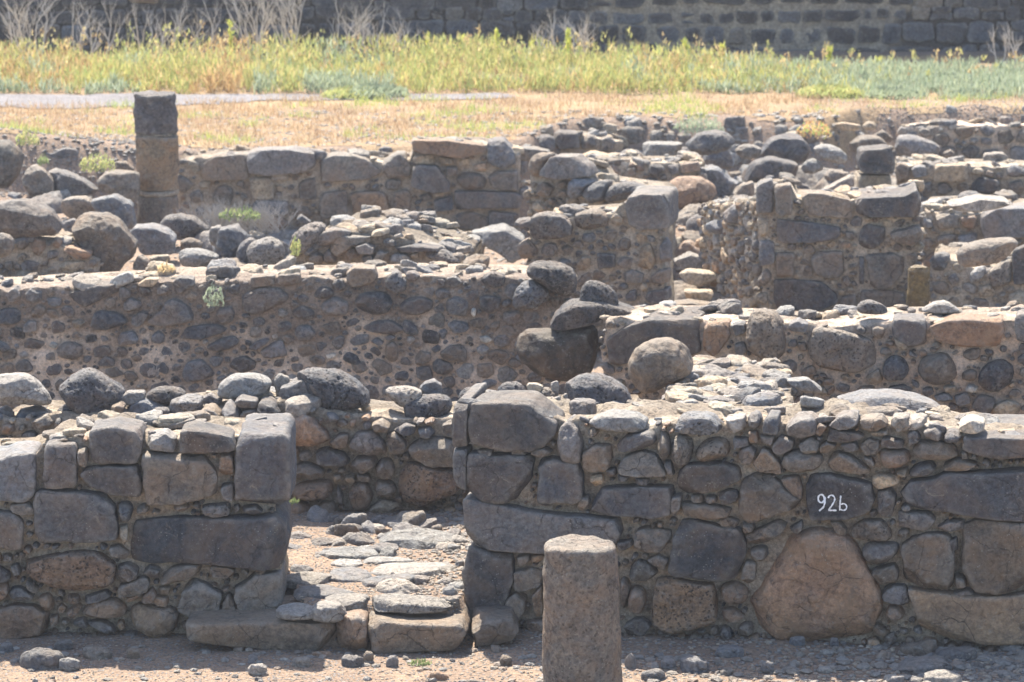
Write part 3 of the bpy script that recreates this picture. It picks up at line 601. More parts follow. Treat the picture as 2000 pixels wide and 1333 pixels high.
wall('rubble_wall', 'long dark wall of small cobbles set in pink earth mortar, running left behind the boulders', a, b, .62,
     [(-600, 575), (0, 562), (250, 549), (500, 539), (900, 536), (1050, 540), (1120, 560)], -.1, DW, (.02, .17, 15000), 'dddvggggbbp', M_MORTAR_PINK, .022, .014, top_stones=130, stain='dark_top', seed=14, autoshape='nnno')

RM = tr('G', '''dkD 105,210 290,150 420,150 525,150 530,300 450,320 220,340 140,365 115,340 100,240;rn 535,200 570,160 660,165 668,230 600,325 545,300;bOP 740,180 760,110 830,95 890,130 910,210 915,290 880,340 840,350 770,300 735,260
bN 1010,260 1040,190 1150,180 1300,240 1335,300 1320,370 1270,395 1080,385 1020,320;dk 1400,145 1550,150 1560,180 1555,260 1480,285 1400,220;rk 1570,180 1660,150 1900,145 1915,200 1880,270 1720,275 1600,240
gk 1960,130 2080,110 2080,260 1955,240;dO 1350,390 1370,325 1430,310 1475,350 1480,400 1430,440 1370,430;bo 1510,380 1540,320 1640,300 1700,350 1700,410 1630,450 1540,440;dO 1790,400 1830,350 1900,325 1955,360 1950,430 1880,485 1800,470
wo 1725,475 1750,440 1795,460 1780,488;tn 1280,410 1340,370 1360,430 1300,445;tn 1850,560 1900,510 1980,520 1980,600 1880,595;dn 1760,540 1800,490 1870,510 1850,570 1800,590;gn 1585,500 1650,480 1680,515 1620,525
gn 1680,500 1740,480 1760,530 1700,540;gn 920,170 970,150 1020,170 1010,210 940,200;tn 1405,225 1450,240 1480,285 1430,290;bn 970,255 1005,255 1015,290 980,300;dn 1380,460 1450,445 1500,470 1450,500 1390,490;gn 670,175 730,160 735,210 690,230''')
a, b = ln(1172, 24.95, 2330, 24.3, 620)
wall('rubble_wall', 'mid distance right wall with a big flat dark block at its left end', a, b, .62,
     [(1160, 624), (1200, 621), (1360, 621), (1600, 634), (1740, 622), (1960, 624), (2330, 624)], -.1, RM, (.025, .14, 6000), 'ddgbbtrb', M_MORTAR_PINK, .035, .035, top_stones=100, seed=15)
# cross wall linking the two
wall('rubble_wall', 'short cross wall with a broad broken rubble top behind the right wall', (1.05, 24.35), (.83, 20.85), .72,
     [(0, .72), (1.4, .86), (2.6, 1.0), (3.5, 1.10)], -.1, (), (.05, .16, 700), 'gggpbb', M_MORTAR, .03, .03, world_prof=True, top_stones=210, seed=16, rough_core=1.5, back_profile=-.02)

# far ruins
W1 = tr('I', '''bk 125,290 200,240 380,225 390,370 130,375;gkP 380,230 430,205 640,195 750,215 755,300 640,330 480,345 390,330 375,280;bk 775,260 850,235 960,235 1060,270 1115,330 1050,370 850,385 785,380 765,320
bn 1110,280 1190,225 1250,230 1275,300 1270,355 1130,355;rkP 1280,145 1480,150 1680,175 1685,210 1560,250 1400,225 1285,220;gn 1690,160 1790,150 1840,210 1880,290 1800,310 1700,280;tn 1285,240 1400,230 1415,265 1380,285 1290,285
to 1420,240 1500,245 1520,290 1440,295;tn 1525,255 1600,250 1605,285 1540,290;gkP 1275,400 1285,300 1320,285 1420,290 1490,390 1480,430 1400,440 1300,415;bo 1520,370 1560,330 1650,330 1695,370 1680,425 1560,425
bk 1700,350 1740,320 1865,320 1868,430 1760,425 1710,400;gk 1515,430 1860,435 1885,460 1880,525 1620,530 1520,540;go 1870,420 1900,405 1940,420 1940,475 1900,488 1875,460;tn 1875,385 1900,375 1920,390 1900,405
gk 1400,480 1500,460 1510,535 1410,545;tn 1390,440 1500,425 1500,445 1400,465;ok 940,440 1100,430 1160,460 1160,580 960,570;bk 770,500 790,440 920,430 925,560 780,590;tk 385,360 480,350 530,370 520,480 400,470;pn 500,350 530,325 590,330 600,370 510,372
bk 655,380 750,355 755,480 660,480;bk 1520,560 1600,545 1700,580 1690,640 1530,640;gk 1700,540 1870,560 1870,620 1710,640;gk 1470,300 1530,300 1530,345 1475,350;bk 1180,440 1270,420 1280,540 1190,540;gk 400,480 500,485 600,490 600,560 410,560;on 1610,290 1690,270 1695,320 1630,325''')
a, b = ln(345, 35.0, 1018, 35.0, 300)
wall('ruined_wall', 'far left wall of squared blocks with dry grass behind its top', a, b, .6, [(345, 310), (480, 300), (620, 302), (640, 312), (800, 308), (806, 278), (940, 278), (1018, 295)], -.15, W1,
     (.04, .24, 2600), 'gbbrtg', M_MORTAR, .04, .03, top_stones=40, seed=21)
O1 = tr('J', '''bk 30,190 60,120 200,110 250,140 240,215 40,215;gk 250,140 290,120 410,125 415,220 300,225 260,190;bn 425,180 470,140 520,150 520,220 430,225;bn 540,170 600,150 640,180 640,235 550,230''')
a, b = ln(1008, 37.2, 1215, 37.2, 262)
wall('ruined_wall', 'short row of dark blocks at the edge of the dry grass', a, b, .5, [(1008, 264), (1130, 262), (1215, 275)], .1, O1, (.06, .18, 200), 'gbbrt', M_MORTAR, .04, .03, top_stones=14, seed=22)
O2 = tr('J', '''rn 580,380 600,325 655,320 660,390 620,410;bn 700,350 760,340 770,400 710,400;dn 845,330 920,315 950,360 890,415 850,380;gn 955,330 1030,325 1035,370 990,395;rk 1045,320 1160,305 1165,360 1050,375;gn 490,330 560,325 560,380 500,385''')
a, b = ln(1148, 34.6, 1375, 34.6, 312)
wall('ruined_wall', 'thin reddish wall among grey boulders at the back, pale dusty top', a, b, .55, [(1148, 316), (1375, 314)], 0, O2, (.04, .18, 1500), 'gbbrrt', M_MORTAR, .03, .03, top_stones=40, seed=23)
O3 = tr('J', '''bo 100,330 130,260 250,250 210,330 180,400 120,400;gkP 205,340 260,265 400,270 480,330 500,390 380,405 280,415 190,400;goP 360,480 380,400 470,400 520,430 460,470 440,520 380,530;goP 450,520 470,450 560,415 620,420 590,540 480,570
gOP 590,530 610,450 720,420 860,460 830,500 700,540 610,550;bn 150,460 200,430 260,470 230,520 160,520''')
a, b = ln(1030, 32.3, 1285, 31.9, 380)
wall('ruined_wall', 'stub of wall with smooth grey capping stones between the two mortared piers', a, b, .6, [(1030, 318), (1140, 325), (1160, 355), (1270, 370), (1285, 385)], 0, O3, (.04, .18, 1800), 'gbbtt', M_MORTAR, .04, .03, top_stones=30, seed=24)
P1 = tr('J', '''gNP 115,700 130,640 200,615 330,640 380,700 370,770 260,785 130,780;bN 370,680 390,630 520,600 600,650 590,700 480,730 390,710;gkD 705,580 720,520 800,505 960,510 980,560 970,720 740,735;tn 605,660 650,615 700,650 690,690 630,700
go 430,790 440,750 510,745 530,790 480,815;bo 570,780 580,730 650,725 650,780 600,800;bo 650,830 680,770 740,790 730,850 670,860;gn 180,870 190,820 260,800 290,860 240,905;dk 520,870 640,880 640,960 540,970
tn 780,960 790,840 860,810 890,920 860,975;gn 915,830 950,770 980,820 985,930 920,920;bn 680,1000 740,970 820,1000 800,1060 700,1060;dk 820,1170 840,1110 970,1090 980,1150 940,1190;bn 850,1030 900,980 980,970 970,1060 870,1060
dn 700,1170 710,1110 770,1100 770,1170;bn 655,930 690,890 750,900 740,960 670,965;bn 300,840 340,820 380,850 350,890;tn 400,930 450,880 490,900 480,970 410,980;go 300,900 370,920 350,960 290,950''')
a, b = ln(1026, 29.2, 1298, 29.0, 400)
wall('mortared_pier', 'stubby mortared pier with a squared block on its right corner, left of the narrow gap', a, b, .6, [(1024, 436), (1080, 420), (1200, 412), (1222, 392), (1312, 392)], 0, P1, (.035, .17, 3200), 'dgggbbbt', M_MORTAR, .025, .02, top_stones=40, seed=25)
P2 = tr('K', '''gk 85,480 180,455 185,650 80,655;bkP 188,490 290,480 300,600 290,660 200,670;bk 345,540 460,535 640,575 650,690 400,670 360,600;dkPD 665,590 700,560 960,545 1030,510 1055,600 1040,670 760,675 680,655
dk 205,690 400,710 590,740 560,810 440,825 230,835 200,770;bk 195,890 310,890 300,1030 200,1035;bk 400,930 440,885 600,880 610,1000 560,1040 440,1030;dk 180,1050 300,1045 470,1060 570,1150 560,1190 450,1230 190,1240
dn 690,790 720,720 850,740 855,800 780,870 690,860;bnP 865,770 1050,720 1070,800 1000,840 900,820;bk 730,900 870,885 960,920 960,1000 860,1100 760,1100;tn 85,690 160,690 150,790 100,800;gn 95,820 190,815 190,960 100,980
bn 610,760 660,770 660,820 610,810;on 580,850 600,820 640,830 640,870;bk 700,1110 850,1110 960,1130 960,1230 700,1230;gn 690,900 720,900 720,1080 690,1080''')
a, b = ln(1480, 30.0, 1798, 29.9, 400)
wall('mortared_pier', 'wide pier of dark squared blocks with pebbled mortar joints in the right background', a, b, .65, [(1480, 366), (1548, 364), (1556, 385), (1660, 392), (1670, 384), (1798, 380)], 0, P2, (.025, .15, 3600), 'dgbbbtt', M_MORTAR, .03, .02, top_stones=40, seed=26)
a, b = ln(1364, 31.5, 1478, 30.15, 400)
wall('rubble_wall', 'sunlit tan rubble face turned to the left beside the wide dark pier', a, b, .5, [(1364, 396), (1400, 390), (1478, 388)], 0, tr('J', 'go 1210,690 1260,660 1300,700 1290,760 1230,740;go 1330,600 1370,560 1400,620 1380,700 1340,680;tn 1290,860 1320,830 1350,900 1330,940 1300,920'),
     (.03, .14, 2000), 'ttpgob', M_MORTAR, .02, .02, top_stones=30, seed=27)
a, b = ln(1745, 34.1, 2200, 33.8, 320)
wall('ruined_wall', 'low far wall at the right edge with one pale squared block', a, b, .55, [(1745, 320), (1800, 322), (1890, 320), (2200, 330)], .1,
     tr('K', 'bo 900,360 990,370 990,470 910,480;tkP 1140,370 1330,360 1335,460 1140,460;gn 1000,385 1080,375 1100,440 1010,450;gn 1060,480 1120,470 1120,540 1070,550;dn 1350,480 1400,440 1520,460 1530,540 1360,540;go 1550,400 1600,370 1666,390 1700,420 1650,450 1570,440;bn 1570,480 1650,460 1680,520 1600,550'),
     (.04, .2, 2000), 'gbbttr', M_MORTAR, .03, .03, top_stones=50, seed=28)
a, b = ln(1676, 33.3, 1744, 33.3, 320)
wall('block_pillar', 'small dark cube shaped block standing on a pale pillar stub at the back right', a, b, .34, [(1676, 340), (1744, 340)], .1,
     tr('K', 'dkDP 680,340 690,280 870,265 900,340 890,420 790,420 690,410;tk 685,430 880,430 885,520 685,520'), (.05, .12, 60), 'gbt', M_MORTAR, .03, .02, top_stones=0, seed=29, cat='pillar')
a, b = ln(1800, 31.9, 2230, 31.6, 400)
wall('ruined_wall', 'right edge wall with a thin pale slab lying on its top', a, b, .9, [(1800, 408), (1860, 405), (1920, 412), (2230, 408)], .1,
     tr('K', 'bn 1130,680 1150,660 1280,660 1280,740 1150,760;rn 1290,680 1390,670 1380,750 1300,740;gkP 1410,660 1480,630 1720,610 1720,790 1440,810 1410,740;bn 1140,790 1260,780 1260,850 1150,860;gn 1270,790 1390,770 1390,840 1280,850'),
     (.04, .2, 2000), 'gbbttr', M_MORTAR, .03, .03, top_stones=70, seed=30)
a, b = ln(1815, 29.7, 2260, 29.3, 500)
wall('rubble_wall', 'pale mortared wall at the right edge under a row of grey boulders', a, b, .7, [(1815, 498), (1870, 505), (1920, 530), (1990, 512), (2260, 505)], 0,
     tr('K', 'go 1100,930 1150,890 1230,900 1200,1000 1120,1000;po 1340,1000 1440,960 1430,1040 1350,1080;bN 1440,1010 1580,930 1600,960 1585,1080 1480,1100;dk 1595,880 1720,830 1720,1080 1605,1080;gn 1210,1040 1260,1010 1290,1050 1250,1090'),
     (.04, .18, 1500), 'ttgpb', M_MORTAR, .02, .02, top_stones=40, seed=31)
a, b = ln(1762, 38.3, 2250, 38.1, 240)
wall('retaining_wall', 'rough stone bank under the green field edge at the far right', a, b, .5, [(1762, 246), (1860, 240), (2250, 246)], .1, (), (.05, .26, 2000), 'gbbrgp', M_MORTAR_PINK, .05, .03, top_stones=60, seed=32)
KW = tr('H', '''bo 100,1080 110,1020 180,1010 195,1060 150,1100;rn 200,1060 220,1020 280,1025 300,1080 250,1140 210,1110;to 95,1150 150,1110 185,1140 150,1170;go 305,1120 340,1095 385,1110 370,1150 310,1160;gn 130,1200 160,1160 260,1180 250,1230 160,1230
tn 380,1200 430,1170 560,1170 560,1215 420,1225;rn 335,1060 370,1020 400,1050 380,1090;rn 400,1100 440,1070 600,1110 585,1160 480,1150;bn 30,1180 80,1170 90,1215 40,1215''')
a, b = ln(-500, 29.2, 200, 29.1, 470)
wall('rubble_wall', 'short mortared rubble wall at the left edge beneath two big grey boulders', a, b, .6, [(-500, 462), (0, 464), (110, 468), (150, 485), (200, 505)], .1, KW, (.03, .15, 2200), 'ggbbtto', M_MORTAR, .03, .025, top_stones=60, seed=33)
a, b = ln(555, 28.2, 905, 28.0, 480)
RW = tr('I', '''gO 600,760 620,680 700,610 800,610 790,690 740,740 640,800;gn 740,700 800,650 900,640 950,660 880,710 790,750;bn 820,710 900,670 1060,680 1080,705 960,730 880,800 840,780;gkP 985,730 1040,710 1080,740 1075,775 1000,770
go 670,750 740,725 770,760 700,800;bo 705,800 750,760 800,790 790,830 720,830;go 790,780 830,740 860,780 870,830 800,830;pk 1060,820 1100,755 1150,770 1100,830;pn 1150,820 1180,775 1250,780 1290,830 1200,840
gn 1000,800 1060,780 1070,820 1010,825;gO 1340,790 1380,750 1460,760 1570,830 1450,840;dn 1170,745 1300,725 1440,745 1450,760 1250,768;bn 900,760 960,740 990,790 920,820''')
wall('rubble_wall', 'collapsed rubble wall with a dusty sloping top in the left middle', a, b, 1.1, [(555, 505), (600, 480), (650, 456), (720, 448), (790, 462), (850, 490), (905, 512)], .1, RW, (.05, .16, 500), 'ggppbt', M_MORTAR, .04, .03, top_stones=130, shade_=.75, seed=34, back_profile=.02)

# tall boundary wall
def back_wall():
    a, b = ln(-900, 43.4, 2900, 43.4, 60)
    r = np.random.default_rng(5); z = .40; rows = []; k = 0
    while z < 2.6:
        h = r.uniform(.13, .24); x = a[0] + r.uniform(0, .1); ph = r.uniform(0, 6)
        while x < b[0]-.1:
            w_ = h*r.uniform(.8, 1.9) if r.random() < .8 else h*r.uniform(1.9, 2.6)
            zz = z + .035*math.sin(x*.9+ph*.3+k); 
            if r.random() < .14 and w_ < .3:
                rows.append((x, zz, w_, h*.48)); rows.append((x, zz+h*.5, w_, h*.5))
            else: rows.append((x, zz, w_, h))
            x += w_
        z += h; k += 1
    return a, b, rows
def build_back_wall():
    a, b, rows = back_wall(); Y = 43.4
    mid = (a[0]+b[0])/2
    root = thing('boundary_wall', (mid, Y+.3, .5), 'tall dark basalt boundary wall with pale pointed joints behind the weeds', 'stone wall')
    r = np.random.default_rng(9)
    xs = np.linspace(a[0], b[0], 260); zs = np.linspace(.3, 2.68, 50)
    X, Z = np.meshgrid(xs, zs); X = X.ravel(); Z = Z.ravel()
    # right of a slanting seam the wall is older and its joints are deep and dark
    seam = lambda z: 4.36 + (z-1.0)*.55
    dep = np.where(X > seam(Z), .035, .0) + np.where((X < .9+.3*np.sin(Z*9)), .02, 0) + fbm(np.stack([X*5, Z*5, X*0], 1), 3)*.015
    front = np.stack([X, Y+dep, Z], 1); n = len(X)
    V = np.vstack([front, np.stack([X, np.full(n, Y+.6), Z], 1)])
    nx = len(xs); nz = len(zs); i = np.arange(nz-1)[:, None]*nx; j = np.arange(nx-1)[None]
    Q = np.stack([i+j, i+j+1, i+nx+j+1, i+nx+j], -1).reshape(-1, 4)
    top = (nz-1)*nx+np.arange(nx-1); T_ = np.stack([top, top+1, top+1+n, top+n], 1)
    e = np.arange(nz-1)*nx; E1 = np.stack([e, e+nx, e+nx+n, e+n], 1); e2 = e+nx-1; E2 = np.stack([e2, e2+n, e2+nx+n, e2+nx], 1)
    pale = sst(.75, 1.05, X+.25*np.sin(Z*7)+fbm(np.stack([X*2, Z*2, X*0], 1), 2)*.5)*(1-sst(-.05, .08, X-seam(Z)+.1*np.sin(Z*13)))
    tc_ = np.array([.07, .065, .065])[None]*(1-pale[:, None]) + np.array([.36, .31, .25])[None]*pale[:, None]
    tc_ = np.hstack([tc_, np.zeros((len(X), 1))])
    link_mesh('mortar_core', V, np.vstack([Q, Q[:, ::-1]+n, T_, E1, E2]), M_STONE, root, np.vstack([tc_, tc_]), .1)
    items = []
    for (x, z, w_, h) in rows:
        rough_side = x > seam(z)-.1
        jn = .008 if (rough_side or x < .8) else r.uniform(.014, .034)
        q = lambda: r.uniform(-.02, .02)
        P = [(x+jn+q(), z+jn+q()), (x+w_/2, z+jn*.8+q()), (x+w_-jn+q(), z+jn+q()), (x+w_-jn+q(), z+h-jn+q()), (x+w_/2, z+h-jn+q()), (x+jn+q(), z+h-jn+q())]
        ep, rnd, ch = SHAPE['k' if not rough_side else 'n']
        Vs, Qd, T1, T2 = stone(np.array(P), .3, .05, .02+r.uniform(-.012, .014), int(r.integers(1e9)), 1.1, 3, .35, (.14, 2), back=.1)
        c = 'v' if r.random() < .35 else 'd'
        if r.random() < .14: c = 'gb'[int(r.integers(2))]
        if abs(x+4.25) < .16 and abs(z-1.28) < .12: c = 'o'
        tn, du = colour(c, r, .1)
        W_ = np.stack([Vs[:, 0], Y-Vs[:, 2], Vs[:, 1]], 1)
        vis = abs(x) < 6.1 and z < 1.6
        items.append((vis*w_*h, W_, tri(Qd, T1, T2), tn, du*.3))
    items.sort(key=lambda q: -q[0])
    for it in items[:96]: link_mesh('stone', it[1], it[2], M_STONE, root, it[3], it[4])
    off = 0; VV, FF, TT = [], [], []
    for it in items[96:]:
        VV.append(it[1]); FF.append(it[2]+off); off += len(it[1]); TT.append(np.tile(it[3], (len(it[1]), 1)))
    tag(link_mesh('masonry_courses', np.vstack(VV), np.vstack(FF), M_STONE, root, np.vstack(TT), .1), kind='stuff')
build_back_wall()

# ------------------------------------------------------------------ loose boulders: outline, support height -> distance
LABELS = set()
def boulder(code, pp, z0, label, cat='boulder', group=None, name='boulder', Y=None, thick=.8, sink=.02):
    py = max(q[1] for q in pp); px = sum(q[0] for q in pp)/len(pp)
    wpx = (max(q[0] for q in pp)-min(q[0] for q in pp))
    if Y is None: Y = atz(px, py, z0)[1] + wpx*.5/F*22*.55
    P = np.array([[*at(q[0], q[1], Y)[[0, 2]]] for q in pp])
    r = np.random.default_rng(int(abs(px*31+py*17)))
    ep, rnd, ch = SHAPE[code[1]]
    wx = np.ptp(P[:, 0]); hz = np.ptp(P[:, 1]); dp = .5*thick*(wx*.6+hz*.5)
    # carry the underside down to what it lies on
    zb = P[:, 1].min(); c = P.mean(0)
    if .03 < zb - z0 < .5: P[P[:, 1] < c[1] - .2*hz, 1] -= (zb - z0) + sink
    V, Qd, T1, T2 = stone(P, ep, dp, dp, int(r.integers(1e9)), 1.0, ch, 1.15, rnd, .9 if code[1].isupper() else 0)
    tn, du = colour(code[0], r, 1.0 if code[1].isupper() else .1)
    W_ = np.stack([V[:, 0], Y-V[:, 2], V[:, 1]], 1)
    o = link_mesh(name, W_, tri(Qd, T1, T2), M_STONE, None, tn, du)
    return tag(o, label, cat, group)
def many(crop, txt, z0, labels, **kw):
    its = tr(crop, txt); assert len(its) == len(labels), (len(its), len(labels), labels[0])
    for (c, p), l in zip(its, labels):
        zz = z0
        if '@' in c: c, v = c.split('@'); zz = float(v)
        boulder(c, p, zz, l, **kw)
G1 = 'boulders capping the low wall behind the doorway'
many('E', '''dO@.80 380,900 400,830 480,770 570,742 650,760 750,820 835,880 790,1000 740,1090 600,1110 540,1050;go@.78 800,1060 840,960 930,915 1020,930 1150,1000 1220,1060 1210,1100 1000,1100 850,1090;dO 940,900 1030,850 1130,850 1220,880 1200,960 1040,960 960,935
po 1410,900 1430,830 1520,770 1620,762 1720,780 1780,820 1740,900 1600,930 1450,930;pk 750,930 830,880 940,880 950,900 930,950 800,970;po -60,850 -60,780 80,765 170,765 230,800 310,890 345,960 280,970 150,960 0,960
po 55,880 80,830 160,825 240,850 310,900 300,945 200,950 80,945;dO 350,1040 400,970 480,970 525,1010 515,1080 450,1110 370,1090;gn 95,1060 130,1000 250,980 310,1010 325,1100 300,1150 180,1150 110,1120;gn -40,1000 50,980 95,1020 85,1130 -40,1155
gk 1300,930 1370,890 1450,940 1400,985 1310,970;tk 1645,870 1780,895 1825,920 1810,940 1650,935;po 1780,780 1830,760 1890,790 1880,830 1800,830''', .84,
 ['big round pitted black boulder on the low wall at the left', 'half moon grey boulder with a small round hole', 'flat rough black boulder behind the half moon grey one', 'smooth domed grey boulder just left of the squared blue-grey block',
  'pale flat stone touching the big pitted black boulder', 'large smooth pale boulder at the left edge behind an egg shaped one', 'egg shaped pale cobble leaning on a larger smooth boulder', 'round black cobble wedged below the big pitted boulder', 'angular grey stone with a sunlit top near the left edge',
  'grey stone cut by the left edge of the picture above the front wall', 'wedge shaped grey stone left of the domed boulder', 'thin tan slab under the domed boulder', 'small pale cobble behind the squared blue-grey block'], group=G1, Y=22.45)
many('B', '''gk 95,230 95,150 190,120 235,190 225,245 130,250;dO 145,110 200,80 340,85 420,140 465,200 455,235 330,250 270,255 235,230;dO 570,230 600,200 700,180 770,190 790,230 750,280 650,300 590,285;pO 500,165 560,150 650,160 670,190 640,230 560,230''', .8,
 ['squared blue-grey block beside the broad pitted boulder', 'broad pitted black boulder on the low wall above the doorway', 'loaf shaped grey boulder above the doorway beside the right jamb', 'low domed grey stone behind the loaf shaped boulder'], group=G1, Y=22.4)
many('F', '''gk 770,790 800,760 850,748 895,780 890,820 830,828 780,820;dO 985,850 1010,800 1060,787 1130,810 1190,860 1180,890 1000,890;dO 1190,800 1240,765 1320,760 1365,800 1360,860 1250,870;bO 1385,840 1430,800 1500,790 1555,830 1540,890 1470,925 1400,890
dO 1560,780 1640,730 1740,710 1850,740 1930,790 1970,880 1930,960 1750,980 1640,970 1600,880;po 1570,830 1620,810 1640,850 1610,885 1575,865;tn 1365,770 1450,765 1460,790 1450,810 1380,810;pn 1500,760 1540,755 1550,780 1540,800 1510,800''', .84,
 ['small blue-grey disc shaped stone perched on its edge', 'rough black stone above the top jamb block', 'knobbly dark stone right of the rough one above the jamb block', 'roundish brown cobble left of the broad round boulder', 'very broad round pitted boulder in the middle of the picture',
  'small pale stone between the brown cobble and the broad round boulder', 'flat tan stone on the knobbly dark stone', 'little pale stone above the brown cobble'], group=G1, Y=22.5)
G2 = 'boulders piled at the end of the long cobble wall'
many('F', '''dO@.98 1360,150 1380,100 1440,75 1560,95 1640,140 1655,240 1620,290 1540,280 1480,220 1390,180;gO@.8 1280,310 1310,220 1400,185 1480,230 1505,280 1450,330 1370,365 1300,350''', .9,
 ['dark vesicular boulder perched at the end of the long cobble wall', 'round grey boulder below the vesicular one at the wall end'], group=G2, Y=25.95)
many('F', '''dO@.85 1640,300 1680,210 1740,187 1830,220 1885,280 1880,310 1700,310;dN@.76 1490,450 1520,390 1600,310 1750,295 1870,310 2000,360 1990,400 1800,385 1740,425 1600,455;mo@.45 1308,555 1322,500 1380,472 1500,462 1640,455 1750,440 1765,560 1755,690 1680,750 1540,755 1420,720 1345,660 1315,605''', .5,
 ['pitted dark boulder right of the perched vesicular one', 'long low dark boulder with pale lichen flecks', 'large smooth brown-black boulder bulging over the void left of the dark flat block'], group=G2, Y=25.3)
boulder(*tr('G', 'bo 190,370 220,290 290,245 390,230 450,260 510,330 490,400 380,450 280,490 230,460')[0], .78, 'large grey boulder with an orange lichen patch in the centre right', Y=22.9)
many('G', '''pk 920,425 1020,415 1080,460 1070,480 1000,480;gn 440,400 500,390 530,410 500,440 450,430;po 600,480 640,460 690,470 680,500 620,500;gk@1.0 560,510 620,500 690,515 650,540 580,545;pn 860,440 900,400 940,430 920,470;gn 660,420 700,415 740,430 700,450
gn 700,490 760,480 820,500 780,530;po 480,520 560,490 600,520 590,570 500,570''', .85,
 ['bright white flat slab at the far end of the cross wall', 'small dark stone lying on the cross wall beside the orange flecked boulder', 'smooth oval pebble on the cross wall rubble', 'flat grey flake on the cross wall rubble', 'pale stone leaning near the white slab', 'small dark flake in the middle of the cross wall top', 'angular flake on the near half of the cross wall', 'rounded grey stone on the left edge of the cross wall'], group='loose stones on the cross wall')
boulder('gn', [(1612, 798), (1640, 780), (1690, 768), (1750, 768), (1810, 780), (1865, 812), (1850, 824), (1640, 822)], 1.12, 'long low pointed grey rock lying on the right wall', Y=20.55, thick=.7)
many('G', '''po 1400,560 1430,530 1470,545 1460,570 1410,575;gn@1.1 1840,660 1870,630 1905,640 1910,675 1860,680;gO@.95 1235,95 1260,65 1320,58 1385,100 1380,125 1250,125;po@.95 1530,105 1590,68 1650,65 1710,105 1690,120 1550,120''', 1.12,
 ['small round pebble on the long low pointed rock', 'little dark cobble on the bright top slab at the right edge', 'pitted grey boulder on the mid distance right wall', 'pale domed stone on the mid distance right wall'], group='loose stones on the right walls')
G3 = 'boulders of the tumbled field at the left'
many('H', '''bo@.45 -60,380 60,375 120,420 165,490 130,600 60,690 -60,720;bn@.45 145,640 170,570 220,545 290,570 350,640 360,720 330,775 200,750;gn@.48 310,590 360,565 470,600 560,640 640,710 560,740 420,740 350,700;gn@.45 210,450 260,425 340,455 430,415 510,430 530,480 520,540 400,560 230,520
bn@.45 630,640 700,590 850,580 910,600 905,740 880,770 760,740 650,700;bn@.45 715,560 750,520 820,517 880,570 860,600 760,600;bn@.5 400,790 440,740 580,755 650,830 640,860 480,890 400,850;gk@.45 600,770 750,735 860,790 885,940 840,965 740,900 660,870
gn@.8 -60,800 100,765 220,770 330,830 405,930 400,985 130,1010 80,1010 -60,970;bn@.5 470,960 510,890 600,850 700,860 770,900 840,1000 880,1050 860,1130 800,1200 760,1240 640,1230 590,1120 500,1040;gk@.5 845,1000 880,940 1000,935 1100,960 1145,1010 1140,1110 940,1125
bo@.75 -40,985 60,990 100,1040 90,1100 30,1145 -40,1140;gN@.5 1040,920 1080,870 1160,858 1270,880 1370,960 1330,1010 1180,1030;bo@.5 1170,1080 1180,1030 1250,1010 1330,1050 1300,1100 1190,1100;po@.5 1155,1130 1190,1090 1320,1090 1440,1130 1390,1180 1280,1215 1180,1200
pk@.5 1360,1000 1370,950 1430,935 1470,990 1420,1080 1380,1060;gk@.5 1410,1060 1430,960 1540,940 1610,1000 1550,1100 1520,1180 1450,1120;go@.5 1540,1120 1570,1040 1640,1010 1680,1040 1640,1100 1600,1200 1550,1190;pO@.5 1595,1100 1640,1040 1750,1010 1840,1040 1870,1120 1850,1200 1750,1215 1640,1215
po@.5 1350,1190 1430,1165 1500,1185 1550,1220 1540,1250 1370,1250;bn@.5 870,1180 900,1130 960,1150 985,1210 930,1240 870,1220;gn@.5 410,910 490,890 510,940 480,990 420,980;tn@.5 970,1140 1100,1125 1110,1160 1050,1200 980,1190;bn@.5 60,360 100,345 150,370 145,410 80,410''', .5,
 ['tall brown boulder cut by the left edge', 'squat dark boulder just right of the tall edge boulder', 'long sloping boulder behind the flat topped stones at left', 'saddle shaped dark rock under the gravel heap', 'brown boulder touching the far column on its left', 'small domed rock behind the brown boulder beside the column',
  'rounded dark stone left of the bright flat topped block', 'bright flat topped block in front of the far column', 'big slanting grey boulder on the left mortared wall', 'massive two humped brown boulder in the left rubble', 'squared dark block with a lit top right of the two humped boulder',
  'smooth bluish boulder at the left edge on the mortared wall', 'pitted low boulder under the dry bush', 'small round cobble below the pitted low boulder', 'smooth oval boulder lying in front of the small round cobble', 'upright pale slab leaning left of the fluted grey block',
  'tilted grey block leaning beside the pale upright slab', 'narrow rounded stone behind the speckled round boulder', 'speckled light grey round boulder behind the long cobble wall', 'half buried pale stone at the foot of the speckled boulder', 'small brown stone under the squared dark block',
  'little grey stone between the slanting and two humped boulders', 'tan wedge under the squared dark block', 'small dark stone on the gravel heap'], group=G3)
many('I', '''gk@.5 1210,590 1260,550 1440,600 1455,640 1450,750 1370,730 1300,660;gn@.5 1235,660 1265,600 1305,660 1290,700 1240,690;pn@.8 910,600 960,570 1060,580 1140,610 1150,650 910,660;pk@.25 1530,700 1560,685 1690,700 1685,800 1560,825 1520,790;pk@.25 1590,665 1790,625 1900,690 1885,790 1830,820 1700,730;gn@.6 640,590 670,560 730,600 700,620''', .5,
 ['angular grey block with a lit left face on the collapsed wall', 'dark pyramid shaped stone left of the angular grey block', 'low pale rock at the top of the collapsed wall', 'upright pale block before the fallen slab', 'large fallen pale slab leaning against the stubby pier', 'small flat stone beside the dry bush'], group='stones fallen around the collapsed wall')
G4 = 'boulders of the tumbled field at the right'
